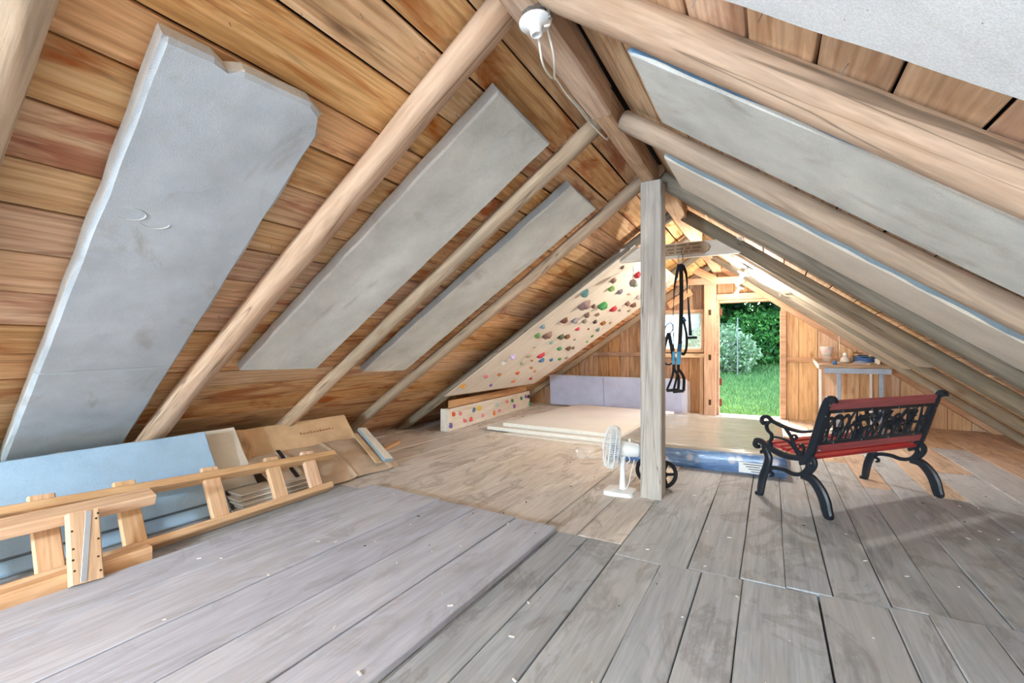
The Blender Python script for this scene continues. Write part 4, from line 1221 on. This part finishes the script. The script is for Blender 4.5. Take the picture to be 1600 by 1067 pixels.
# floral cast panel between the back slats: local y-z plane of the ribbon = along bench, up the back
pa, pb = V((0, 0.088, 0.470)), V((0, 0.022, 0.690))
upb = (pb - pa).normalized()
lat_m = bmx @ frame(pa, V((0, 0, 0)) + upb.cross(V((1, 0, 0))), upb)   # local z up the back, local x out of the back
yx = (lat_m.to_3x3() @ V((0, 1, 0))).dot(bmx.to_3x3() @ V((1, 0, 0)))
sgn = 1.0 if yx > 0 else -1.0
PH = (pb - pa).length
lat = MB()
def R2(pts, wd, dep=0.012): lat.ribbon([(sgn * p[0], p[1]) for p in sm2(pts)], wd, dep)
lat.box(-0.012, 0.012, -HL + 0.03, HL - 0.03, -0.012, 0.012); lat.box(-0.012, 0.012, -HL + 0.03, HL - 0.03, PH - 0.012, PH + 0.012)
lat.box(-0.012, 0.012, -HL + 0.03, -HL + 0.05, 0, PH); lat.box(-0.012, 0.012, HL - 0.055, HL - 0.03, 0, PH)
leafw = lambda t: 0.005 + 0.02 * math.sin(min(1, t * 1.05) * math.pi) ** 0.8
rg = random.Random(5)
for k in range(15):
    x = -0.53 + 1.06 * (k + 0.3) / 15
    lean = rg.choice((-1, 1)) * rg.uniform(0.07, 0.15)
    h = rg.uniform(0.08, 0.2)
    R2([(x, 0), (x + lean * 0.06, h * 0.6), (x + lean * 0.4, h), (x + lean * 0.85, h * 0.92), (x + lean * 1.15, h * 0.62)], leafw)
    if k % 2 == 0:
        l2 = -lean * 0.6
        R2([(x + 0.02, 0), (x + 0.02 + l2 * 0.3, PH * 0.5), (x + 0.02 + l2 * 0.9, PH - 0.01)], lambda t: 0.006 + 0.016 * math.sin(t * math.pi))
for k in range(9):
    x = -0.52 + 1.04 * k / 8
    R2([(x, 0), (x + 0.01, 0.06), (x + 0.035 * (1 if k % 2 else -1), 0.11)], 0.008)
def flower(x, z, r, a0):
    n = 6
    pts = []
    for k in range(2 * n):
        a = a0 + math.pi * k / n
        rr_ = r if k % 2 == 0 else r * 0.42
        pts.append((rr_ * math.cos(a), rr_ * math.sin(a)))
    vs = [(-0.009, sgn * (x + p[0]), z + p[1]) for p in pts] + [(0.009, sgn * (x + p[0]), z + p[1]) for p in pts] + [(-0.02, sgn * x, z), (0.02, sgn * x, z)]
    m_ = 2 * n
    fs = [(k, (k + 1) % m_, 2 * m_) for k in range(m_)] + [(m_ + k, 2 * m_ + 1, m_ + (k + 1) % m_) for k in range(m_)] + [(k, m_ + k, m_ + (k + 1) % m_, (k + 1) % m_) for k in range(m_)]
    lat.add(vs, fs)
for (x, z, r) in ((-0.42, 0.075, 0.042), (-0.22, 0.14, 0.05), (-0.17, 0.05, 0.05), (-0.02, 0.15, 0.036), (0.08, 0.175, 0.05), (0.16, 0.10, 0.052), (0.38, 0.16, 0.05), (0.36, 0.085, 0.046), (0.25, 0.115, 0.036)):
    flower(x, z, r, rg.uniform(0, 1))
for (x, z) in ((-0.07, 0.175), (0.20, 0.115)):
    R2([(x + 0.03 * math.cos(a) * (1 - a / 14), z + 0.03 * math.sin(a) * (1 - a / 14)) for a in [i * 0.6 for i in range(14)]], 0.009)
lat.build('floral_panel', M['black'], bench, lat_m)
for zz in (0.0, PH):
    for k in range(4):
        b = MB(); b.lathe([(0.0, -0.004), (0.0065, -0.004), (0.0065, 0.0), (0.003, 0.004), (0.0, 0.005)], 8)
        b.build('bolt', M['bolt'], bench, lat_m @ T(0, -0.44 + 0.293 * k, zz) @ T(-0.014 if (lat_m.to_3x3() @ V((1, 0, 0))).dot(bmx.to_3x3() @ V((0, 1, 0))) > 0 else 0.014, 0, 0) @ RY(math.pi / 2))

# ---------------------------------------------------------------- work table by the wall and its clutter
tmx = T(0.97, 7.5, 0)
tbl = empty('work_table', tmx, 'rough wooden work table on blue-grey painted legs against the end wall', 'table')
tmt = wood('table_top', '#7d6a55', '#a38a6c', '#bfa684', '#5f4c3a', 0.4, 0.3, 0.05, dirt=0.3)
tilt = math.atan2(0.07, 0.80)
top_m = frame((0.975, 7.92, 0.895), (1, 0, 0), V((0, -math.sin(tilt), math.cos(tilt))))
b = MB(); b.board(0.80, 0.80, 0.035, None, 0.004, 3, 0.004); b.build('table_top', tmt, tbl, top_m)
b = MB(); b.board(0.82, 0.02, 0.045, None, 0.003); b.build('side_edge', M['sheet_edge'], tbl, top_m @ T(-0.411, 0, -0.004) @ RZ(math.pi / 2))
b = MB(); b.board(0.72, 0.03, 0.07, None, 0.003); b.build('apron', M['bluepaint'], tbl, T(0.99, 7.53, 0.805))
for x, yy, wd in ((0.80, 7.55, 0.045), (1.25, 7.55, 0.045), (0.64, 8.2, 0.03), (1.24, 8.2, 0.03)):
    b = MB(); b.board(0.80, wd, 0.04, None, 0.003); b.build('leg', M['bluepaint'] if wd > 0.04 else M['white'], tbl, frame((x, yy, 0.40), (0, 0, 1), (0, 1, 0)))
def on_table(u, v, h=0.0):   # u,v across the top from its centre
    return top_m @ V((u * 0.86, v, 0.0175 + h))
p = on_table(-0.32, 0.05)
pm_ = T(*p)
t = empty('tub', pm_, 'stacked clear plastic tubs with a faded label at the left of the table', 'tub')
b = MB(); b.lathe([(0.045, 0.0), (0.05, 0.002), (0.062, 0.09), (0.066, 0.1), (0.062, 0.1), (0.046, 0.008)], 18); b.build('lower_tub', M['film'], t, pm_, True)
b = MB(); b.lathe([(0.05, 0.085), (0.055, 0.09), (0.085, 0.2), (0.09, 0.215), (0.084, 0.212), (0.05, 0.095)], 18); b.build('upper_tub', plain('cloudy_plastic', '#d2cdc6', 0.4, 0.4, var=0.1, nscale=20), t, pm_, True)
b = MB(); b.lathe([(0.066, 0.13), (0.082, 0.185)], 18); b.build('label', plain('pink_label', '#dccbc6', 0.7), t, pm_)
p = on_table(-0.25, -0.3); b = MB(); b.lathe([(0.0, 0), (0.022, 0), (0.024, 0.045), (0.02, 0.05), (0.0, 0.05)], 12)
tag(b.build('cup', plain('blue_plastic', '#2d6fae', 0.4), None, T(*p), True), 'small blue plastic cap near the front left of the table', 'cap')
p = on_table(-0.08, -0.02); pm_ = T(*p)
t = empty('bottle', pm_, 'squat white plastic bottle with a round top on the table', 'bottle')
b = MB(); b.lathe([(0.0, 0), (0.055, 0), (0.06, 0.01), (0.055, 0.05), (0.035, 0.075), (0.022, 0.085), (0.022, 0.095)], 16); b.build('body', plain('grey_white_plastic', '#c9c8c4', 0.4), t, pm_, True)
b = MB(); b.lathe([(0.024, 0.093), (0.028, 0.1), (0.026, 0.125), (0.012, 0.135), (0.0, 0.136)], 14); b.build('cap', M['white'], t, pm_, True)
p = on_table(0.03, 0.12); pm_ = T(*p)
t = empty('clamp', pm_, 'wooden handled clamp with a steel bar standing behind the white bottle', 'tool')
b = MB(); b.lathe([(0.0, 0.0), (0.016, 0.0), (0.018, 0.06), (0.014, 0.1), (0.02, 0.12), (0.015, 0.14), (0.0, 0.145)], 12); b.build('handle', M['trim'], t, pm_, True)
b = MB(); b.tube([(0.0, 0, 0.12), (0.13, 0.02, 0.115)], 0.006, 6); b.tube([(0.06, 0, 0.12), (0.06, 0, 0.16)], 0.004, 6); b.build('bar', M['rust'], t, pm_)
p = on_table(0.02, 0.30); b = MB(); b.tube([(0, 0, 0), (0, 0, 0.24)], 0.004, 6)
tag(b.build('pull_cord', M['white'], None, T(p.x - 0.13, p.y - 0.1, p.z + 0.155)), 'thin white cord hanging over the table above the white bottle', 'cord')
rg = random.Random(3)
coilm = [plain('blue_rope', '#3f639a', 0.6), plain('grey_hose', '#68717a', 0.5), plain('dark_green_cloth', '#46564c', 0.7)]
for k, (u, v, r, lb) in enumerate(((0.18, -0.05, 0.085, 'coil of blue rope in the middle of the table'), (0.20, 0.16, 0.10, 'coil of grey hose behind the blue rope on the table'), (0.32, 0.02, 0.06, 'small dark green cord coil right of the blue rope'))):
    b = MB()
    for j in range(4):
        b.tube([(r * (1 + 0.1 * rg.random()) * math.cos(a) * 1.2, r * math.sin(a), 0.012 + 0.019 * j + 0.006 * math.sin(3 * a + j)) for a in [2 * math.pi * i / 20 for i in range(20)]], 0.0105, 6, closed=True)
    tag(b.build('coil', coilm[k], None, T(*on_table(u, v)) @ RX(tilt), True), lb, 'coil')
p = on_table(0.08, -0.28); b = MB()
vs, fs = blob(31.0, 0.07, 0.05, 0.05, 12, 6); b.add(vs, fs)
tag(b.build('plastic_bag', M['film'], None, T(*p)), 'small clear plastic bag near the front edge of the table', 'bag')
for k, (u, v, sx, sy3, sz, mt_, lb) in enumerate(((0.30, -0.22, 0.025, 0.02, 0.075, M['ply'], 'pale upright wood offcut on the table'), (0.39, -0.1, 0.04, 0.03, 0.06, M['rafter_g'], 'brown wood block beside the pale offcut on the table'), (0.40, 0.1, 0.06, 0.05, 0.05, M['trim'], 'honey wood block behind the brown one on the table'), (0.23, -0.24, 0.05, 0.03, 0.02, M['rafter_g'], 'flat brown scrap lying in front of the rope coils'))):
    p = on_table(u, v, sz / 2); b = MB(); b.board(2 * sx, 2 * sy3, sz, None, 0.003)
    tag(b.build('wood_block', mt_, None, T(*p) @ RX(tilt) @ RZ(0.2 * k)), lb, 'wood block')
p = on_table(0.34, 0.24); b = MB(); b.lathe([(0.06, 0.0), (0.07, 0.02), (0.06, 0.07), (0.035, 0.1), (0.0, 0.11)], 16)
tag(b.build('shade', plain('peach_shade', '#e3b483', 0.6), None, T(*p) @ RX(tilt), True), 'peach coloured domed shade at the back of the table', 'lamp shade')
# white foam offcut behind the bench
b = MB(); b.board(0.62, 0.22, 0.10, None, 0.008, 3, 0.004)
tag(b.build('foam_offcut', M['foam_white'], None, T(1.0, 6.75, 0.05) @ RZ(0.12)), 'white foam offcut on the floor behind the bench back', 'foam offcut')
b = MB(); b.board(0.16, 0.14, 0.17, None, 0.006)
tag(b.build('carton', plain('white_card', '#e5dfd8', 0.7), None, T(0.62, 6.45, 0.085) @ RZ(0.2)), 'small white carton on the floor seen through the left of the bench back', 'carton')

# ---------------------------------------------------------------- pile along the left eave
# blue foam sheet leaning behind the ladder
bd = V((-0.33, 0, 0.50)).normalized()
bf = slab('foam_board', 2.75, 0.60, 0.045, [M['foam_blue'], M['foam_edge']], frame((-3.345, 0.38, 0.255), (0, 1, 0.0), -V((0.50, 0, 0.33))), None, chip=0.008, rnd=0.008, seed=12.0, nx=44, ny=12)
tag(bf, 'large pale blue foam sheet leaning behind the wooden ladder at lower left', 'foam board')
b = MB(); b.board(2.7, 0.012, 0.012, None, 0.003)
o = b.build('groove', plain('dark_groove', '#5c6a78', 0.9), bf, frame((-3.185, 0.39, 0.093), (0, 1, 0), (0.5, 0, 0.33)))
wfm = slab('foam_board', 1.5, 0.5, 0.05, [M['foam_white'], M['foam_white']], frame((-3.49, 1.28, 0.285), (0, 1, 0.0), -V((0.46, 0, 0.36))), None, chip=0.01, rnd=0.008, seed=13.0, nx=30, ny=8)
tag(wfm, 'cream foam sheet standing between the blue foam sheet and the eave', 'foam board')
# tall flattened cardboard box behind
cbm = frame((-3.645, 2.52, 0.275), (0, 1, -0.005), V((0.52, 0, 0.42)))
cb = empty('cardboard_box', cbm, 'flattened brown cardboard box with faint red print leaning at the left eave', 'cardboard box')
def crumple(x, y):
    t = max(0.0, 1 - abs(x + 0.52) / 0.22)
    return (x, y, 0.004 * noise.noise((x * 4, y * 4, 0)) + t * 0.07 * noise.noise((x * 14, y * 14, 2)) + 0.004 * abs(math.sin(x * 9)))
sheet('panel', 1.36, 0.40, M['card'], cbm, crumple, cb, 60, 16, 0.006, False)
b = MB()
for k in range(11):
    b.box(0, 0.014, 0, 0.002 + 0.022 * (0.6 + 0.4 * (k % 3 == 0)), 0, 0.001, T(0.12 + 0.034 * k, 0.06, 0.0125), ch=0.0002)
b.build('print', M['redprint'], cb, cbm)
b = MB(); b.box(-0.42, -0.13, -0.11, -0.104, 0, 0.001, T(0, 0, 0.014), ch=0.0002); b.box(-0.135, -0.13, -0.11, -0.07, 0, 0.001, T(0, 0, 0.014), ch=0.0002)
b.build('print', M['redprint'], cb, cbm)
# folded cardboard lying in front
c2 = frame((-3.27, 2.62, 0.13), (0, 1, -0.02), V((0.30, 0, 0.6)))
cs = empty('cardboard_sheet', c2, 'curved grey-brown cardboard sheet lying in front of the standing cardboard box', 'cardboard')
sheet('panel', 1.18, 0.52, M['card2'], c2, lambda x, y: (x, y + 0.02 * noise.noise((x * 3, 1, 0)), -0.05 * (1 - (y / 0.26) ** 2) * -0.6 + 0.008 * noise.noise((x * 6, y * 6, 1)) + 0.012 * (abs(((x + 0.1) % 0.4) - 0.2) < 0.02)), cs, 48, 12, 0.007, False)
b = MB(); b.board(0.44, 0.035, 0.003, None, 0.001); b.build('black_tape', M['rubber'], cs, c2 @ T(-0.36, 0.03, 0.036) @ RZ(1.45))
flm = frame((-3.255, 3.12, 0.20), V((-0.45, 0.12, 0.2)), V((0.3, 0.0, 0.6)))
fo = slab('foam_offcut', 0.56, 0.09, 0.035, [M['foam_white'], M['foam_dull_edge']], flm, None, chip=0.006, rnd=0.005, seed=15.0, nx=14, ny=4)
tag(fo, 'narrow white foam strip at the far end of the cardboard pile', 'foam offcut')
flm2 = frame((-3.265, 3.03, 0.185), V((-0.45, 0.12, 0.2)), V((0.3, 0.0, 0.6)))
b = MB(); b.board(0.50, 0.06, 0.012, None, 0.002, 6, 0.006)
tag(b.build('cardboard_strip', M['card'], None, flm2), 'torn cardboard strip beside the narrow white foam strip', 'cardboard')
# stack of thin wood shingle strips under the cardboard
for k in range(9):
    b = MB(); L_ = 0.62 - 0.03 * (k % 3)
    b.board(L_, 0.16, 0.011, None, 0.002, 4, 0.006, 0, k)
    o = b.build('thin_slat', M['post'] if k % 2 else M['foam_white'], None, frame((-3.08 - 0.012 * k, 2.06 + 0.02 * (k % 2), 0.006 + 0.0135 * k), (0.06 * (k % 2), 1, 0), (0.02, 0, 1)))
    tag(o, ('lowest', 'second lowest', 'third lowest', 'fourth lowest', 'middle', 'fourth from top', 'third from top', 'second from top', 'topmost')[k] + ' thin weathered slat of the low stack behind the ladder', 'slat', 'stacked thin slats behind the ladder')
# orange stick
b = MB(); b.board(0.75, 0.05, 0.035, None, 0.008, 6, 0.012)
tag(b.build('stick', M['pine'], None, frame((-3.62, 3.62, 0.02), (-0.42, 1, 0.0), (0, 0, 1))), 'short orange split stick lying on the floor by the left eave', 'stick')

# bunk ladder lying on edge
lp = dict(b0=V((-2.86, 0.45, 0.055)), b1=V((-2.95, 2.37, 0.045)), t0=V((-3.10, 0.45, 0.345)), t1=V((-3.08, 2.50, 0.245)))
lm = T(-2.95, 1.4, 0)
lad = empty('wooden_ladder', lm, 'long orange pine bunk ladder lying on its side along the left eave', 'ladder')
inl = V((0.29, 0, 0.24)).normalized()
def rail(name, p, q, wd, th, parent, mat, zd):
    b = MB(); b.board((q - p).length, wd, th, None, 0.006, 3, 0.002)
    return b.build(name, mat, parent, frame((p + q) / 2, q - p, zd))
e_ = (lp['b1'] - lp['b0']).normalized() * 0.9
up_l = (lp['t0'] - lp['b0']).normalized()
rail('rail', lp['b0'] - e_, lp['b1'], 0.09, 0.042, lad, M['bunk'], up_l)
e2 = (lp['t1'] - lp['t0']).normalized() * 0.9
rail('rail', lp['t0'] - e2, lp['t1'], 0.09, 0.042, lad, M['bunk'], up_l)
for k, y in enumerate((-0.2, 0.32, 0.79, 1.12, 1.56, 1.97, 2.26)):
    tb_ = (y - 0.45) / 1.92
    p = lp['b0'].lerp(lp['b1'], tb_) + up_l * 0.01; q = lp['t0'].lerp(lp['t1'], (y - 0.45 + 0.03) / 2.05) + up_l * 0.045
    rail('rung', p + V((-0.01, 0, 0.012)), q + V((-0.01, 0, 0.012)), 0.10, 0.034, lad, M['bunk'], V((0.29, 0, 0.24)))
# shorter frame in front of it
fp = dict(b0=V((-2.76, -0.6, 0.045)), b1=V((-2.80, 1.135, 0.045)), t0=V((-2.885, -0.6, 0.345)), t1=V((-2.93, 1.20, 0.30)))
fr = empty('bunk_frame', T(-2.8, 0.4, 0), 'short pine frame with silver tape on its upright lying in front of the ladder', 'frame')
rail('rail', fp['b0'], fp['b1'], 0.07, 0.085, fr, M['bunk'], V((0, 0, 1)))
rail('rail', fp['t0'], fp['t1'], 0.09, 0.06, fr, M['bunk'], V((0.3, 0, 0.9)))
up0, up1 = V((-2.715, 0.86, 0.035)), V((-2.845, 0.885, 0.325))
ur = rail('upright', up0, up1, 0.115, 0.05, fr, M['bunk'], V((0.9, 0.0, 0.4)))
nrm_u = V((0.9, 0, 0.4)).normalized()
b = MB(); b.board(0.31, 0.022, 0.002, None, 0.0006)
b.build('tape_strip', M['tape'], ur, frame((up0 + up1) / 2 + nrm_u * 0.0265, (up1 - up0) + V((0, 0.035, 0)), nrm_u))
b = MB()
for (a, c_) in ((0.2, -0.045), (0.35, -0.048), (0.5, -0.045), (0.75, -0.046), (0.1, 0.045), (0.3, 0.04), (0.55, 0.045), (0.85, 0.042), (0.92, 0.05)):
    p = up0.lerp(up1, a) + nrm_u * 0.0255 + V((0, c_, 0)); b.lathe([(0.005, 0), (0.004, 0.0012), (0.0, 0.0014)], 8, frame(p, (0, 1, 0), nrm_u))
b.build('screw_holes', M['hole'], ur)

# ---------------------------------------------------------------- debris on the floor
rg = random.Random(17)
b = MB()
for k in range(170):
    x, y = rg.uniform(-2.6, 2.0), rg.uniform(0.7, 5.5)
    if x < 0 and y > 4.4: continue
    z = 0.0345 if (-2.72 < x < -1.13 and y < 2.5) else 0.003
    s_ = rg.uniform(0.003, 0.012)
    b.box(-s_, s_, -s_ * 0.35, s_ * 0.35, 0, 0.003, T(x, y, z) @ RZ(rg.uniform(0, 3.1)), ch=0.0005, mi=rg.choice((0, 0, 1)))
tag(b.build('wood_chips', [M['sheet_edge'], M['hole']]), 'scattered wood chips and crumbs on the floor', 'debris', None, 'stuff')

# ---------------------------------------------------------------- outside
def gz(y): return 0.0 if y < 9 else min(1.3, (y - 9.0) * 0.125)
vs, fs = [], []
xs = [-14 + 28 * i / 40 for i in range(41)]; ys = [WY + 0.1 + 22 * j / 40 for j in range(41)]
for x in xs:
    for y in ys: vs.append((x, y, gz(y) - 0.09 + 0.05 * noise.noise((x * 0.9, y * 0.9, 0))))
for i in range(40):
    for j in range(40): fs.append((i * 41 + j, (i + 1) * 41 + j, (i + 1) * 41 + j + 1, i * 41 + j + 1))
lawn = put(bpy.data.objects.new('ground', mesh_of('ground', vs, fs, M['grass'], None, True)))
tag(lawn, kind='structure')
rg = np.random.RandomState(4)
N = 42000
gx = rg.uniform(-2.6, 2.2, N); gy = WY + 0.12 + (rg.uniform(0, 1, N) ** 1.3) * 8.5
gh = rg.uniform(0.03, 0.09, N) + 0.05 * (rg.uniform(0, 1, N) > 0.9)
ga = rg.uniform(0, 2 * np.pi, N); gw = rg.uniform(0.004, 0.009, N); gl = rg.uniform(-0.05, 0.05, (N, 2))
g0 = np.array([gz(y) for y in gy]) - 0.09
g0 = g0 + np.array([0.05 * noise.noise((x * 0.9, y * 0.9, 0)) for x, y in zip(gx, gy)])
V3 = np.zeros((N, 3, 3))
V3[:, 0] = np.stack([gx - gw * np.cos(ga), gy - gw * np.sin(ga), g0], 1)
V3[:, 1] = np.stack([gx + gw * np.cos(ga), gy + gw * np.sin(ga), g0], 1)
V3[:, 2] = np.stack([gx + gl[:, 0], gy + gl[:, 1], g0 + gh], 1)
def raw_mesh(name, V_, nper, mat):
    n = V_.shape[0]
    me = bpy.data.meshes.new(name)
    me.vertices.add(n * nper); me.vertices.foreach_set('co', V_.reshape(-1).astype(np.float32))
    me.loops.add(n * nper); me.loops.foreach_set('vertex_index', np.arange(n * nper, dtype=np.int32))
    me.polygons.add(n); me.polygons.foreach_set('loop_start', np.arange(0, n * nper, nper, dtype=np.int32))
    me.polygons.foreach_set('loop_total', np.full(n, nper, dtype=np.int32))
    me.materials.append(mat); me.update(calc_edges=True); me.validate()
    return me
go = put(bpy.data.objects.new('grass', raw_mesh('grass', V3, 3, M['grassb'])))
tag(go, 'short green lawn grass outside the doorway', 'grass', None, 'stuff')

def foliage(center, rad, n, size, seed, shell=0.55):
    r = np.random.RandomState(seed)
    d = r.normal(size=(n, 3)); d /= np.linalg.norm(d, axis=1)[:, None]
    rr_ = shell + (1 - shell) * r.uniform(0, 1, n) ** 0.6
    lump = np.array([1 + 0.3 * noise.noise((p[0] * 2.2 + seed, p[1] * 2.2, p[2] * 2.2)) for p in d])
    P = np.array(center) + d * (rr_ * lump)[:, None] * np.array(rad)
    a = r.normal(size=(n, 3)); a /= np.linalg.norm(a, axis=1)[:, None]
    q = r.normal(size=(n, 3)); b_ = np.cross(a, q); b_ /= np.linalg.norm(b_, axis=1)[:, None]
    s_ = size * r.uniform(0.6, 1.4, n)[:, None]
    out_ = np.zeros((n, 4, 3))
    out_[:, 0] = P - a * s_; out_[:, 1] = P + b_ * s_ * 0.5; out_[:, 2] = P + a * s_; out_[:, 3] = P - b_ * s_ * 0.5
    return out_
BUSH = [
    ('bush', (-1.25, 13.7, 1.0), (0.95, 0.7, 0.72), 7000, 0.055, 'leaf_p', 'pale silvery bush seen at the left of the doorway behind the wire post', 1),
    ('bush', (-0.25, 15.3, 1.3), (1.2, 0.8, 0.95), 6500, 0.06, 'leaf', 'mid green rounded bush in the middle of the doorway view', 2),
    ('bush', (1.0, 15.6, 1.5), (1.2, 0.9, 1.2), 6500, 0.06, 'leaf_d', 'dark green bush at the right of the doorway view', 3),
    ('bush', (-3.2, 17.4, 2.5), (1.9, 1.0, 2.0), 9000, 0.12, 'leaf', 'tall leafy bush behind the pale bush', 4),
    ('bush', (-0.6, 18.4, 3.0), (2.4, 1.0, 2.9), 15000, 0.13, 'leaf_d', 'shaded hedge bush below the overhanging tree', 5),
    ('bush', (2.6, 18.0, 3.0), (2.4, 1.0, 2.9), 14000, 0.13, 'leaf_d', 'tall dark bush behind the right door jamb', 6),
]
for (nm, c, r, n, s_, mt_, lb, sd2) in BUSH:
    m0 = T(c[0], c[1], gz(c[1]) - 0.05)
    t = empty(nm, m0, lb, 'bush')
    put(bpy.data.objects.new('foliage', raw_mesh('foliage', foliage(c, r, n, s_, sd2), 4, M[mt_])), t)
    b = MB()
    for k in range(5):
        a = k * 1.3
        b.tube([(c[0] + 0.08 * math.cos(a), c[1] + 0.08 * math.sin(a), gz(c[1]) - 0.1), (c[0] + r[0] * 0.3 * math.cos(a), c[1] + r[1] * 0.3 * math.sin(a), c[2]), (c[0] + r[0] * 0.55 * math.cos(a), c[1] + r[1] * 0.55 * math.sin(a), c[2] + r[2] * 0.5)], [0.03, 0.02, 0.008], 6)
    b.build('stems', M['bark'], t)
t = empty('tree', T(1.9, 16.6, gz(16.6)), 'leafy green tree with branches overhanging the lawn at the top of the doorway', 'tree')
put(bpy.data.objects.new('crown', raw_mesh('crown', np.concatenate([foliage((0.2, 14.8, 3.5), (1.9, 1.2, 0.95), 12000, 0.11, 21, 0.2), foliage((-1.3, 15.6, 3.6), (1.7, 1.0, 1.0), 8000, 0.11, 22, 0.2), foliage((1.8, 16.4, 4.8), (2.4, 1.8, 1.5), 8000, 0.1, 23, 0.4)]), 4, M['leaf'])), t)
b = MB(); b.tube(smooth_line([(1.9, 16.6, gz(16.6) - 0.1), (1.85, 16.5, 2.0), (1.6, 16.1, 3.6), (1.7, 16.3, 5.0)], 5), 0.13, 10)
b.tube([(1.8, 16.4, 2.7), (0.9, 15.5, 3.4), (0.0, 14.9, 3.7)], [0.07, 0.045, 0.02], 7)
b.build('trunk', M['bark'], t)
# tall tree out of view, added farther back to shade the lawn
t = empty('tree', T(3.4, 19.2, gz(19.2)), 'tall unseen tree added behind the hedge to shade the lawn', 'tree')
put(bpy.data.objects.new('crown', raw_mesh('crown', np.concatenate([foliage((-1.6, 18.8, 7.2), (2.6, 1.4, 2.4), 4200, 0.17, 31, 0.2), foliage((2.4, 19.0, 7.4), (2.6, 1.4, 2.5), 4200, 0.17, 32, 0.2)]), 4, M['leaf_d'])), t)
b = MB(); b.tube(smooth_line([(3.4, 19.2, gz(19.2) - 0.1), (3.3, 19.2, 3.5), (2.6, 19.1, 7.0), (2.4, 19.0, 8.6)], 5), 0.2, 10)
b.tube([(3.2, 19.2, 4.6), (0.6, 19.0, 6.2), (-1.6, 18.8, 7.4)], [0.12, 0.08, 0.03], 7)
b.build('trunk', M['bark'], t)
# wire fence
fe = empty('wire_fence', T(-0.95, 13.0, gz(13.0)), 'thin wire fence with a grey steel post outside the doorway', 'fence')
for x in (-2.0, -0.74):
    b = MB(); b.tube([(x, 13.0, gz(13) - 0.1), (x, 13.0, 1.9)], 0.014, 8); b.build('fence_post', M['wire'], fe)
b = MB()
for k in range(11): b.tube([(-2.0, 13.0, 0.55 + 0.12 * k), (-0.74, 13.0, 0.55 + 0.12 * k)], 0.003, 4)
for k in range(1, 10): b.tube([(-2.0 + 0.126 * k, 13.0, 0.55), (-2.0 + 0.126 * k, 13.0, 1.75)], 0.0025, 4)
b.build('wire_mesh', M['wire'], fe)
# white shed seen through the window
sh = empty('shed', T(-3.6, 15.0, gz(15)), 'white sided shed outside the end wall window', 'shed')
z0 = gz(13.6) - 0.1
for k in range(9):
    b = MB(); b.box(-5.4, -2.02, 13.56 - 0.004, 13.62, z0 + 0.2 * k, z0 + 0.2 * k + 0.205, ch=0.01); b.build('siding_board', M['clap'], sh)
b = MB(); b.box(-5.4, -2.02, 13.63, 16.0, z0, z0 + 1.8); b.build('wall', M['clap'], sh)
b = MB(); b.board(3.7, 1.6, 0.06, frame((-3.7, 14.1, z0 + 2.1), (1, 0, 0), (0, -0.42, 1)), 0.01); b.build('roof', M['shingle'], sh)
# unseen pale gravel ground added at the open near end to bounce light in
vs = [(-30, Y0, -0.35), (30, Y0, -0.35), (30, Y0 - 30, -0.35), (-30, Y0 - 30, -0.35)]
bounce_yard = put(bpy.data.objects.new('ground', mesh_of('ground', vs, [(0, 3, 2, 1)], M['soil'])))
tag(bounce_yard, kind='structure')
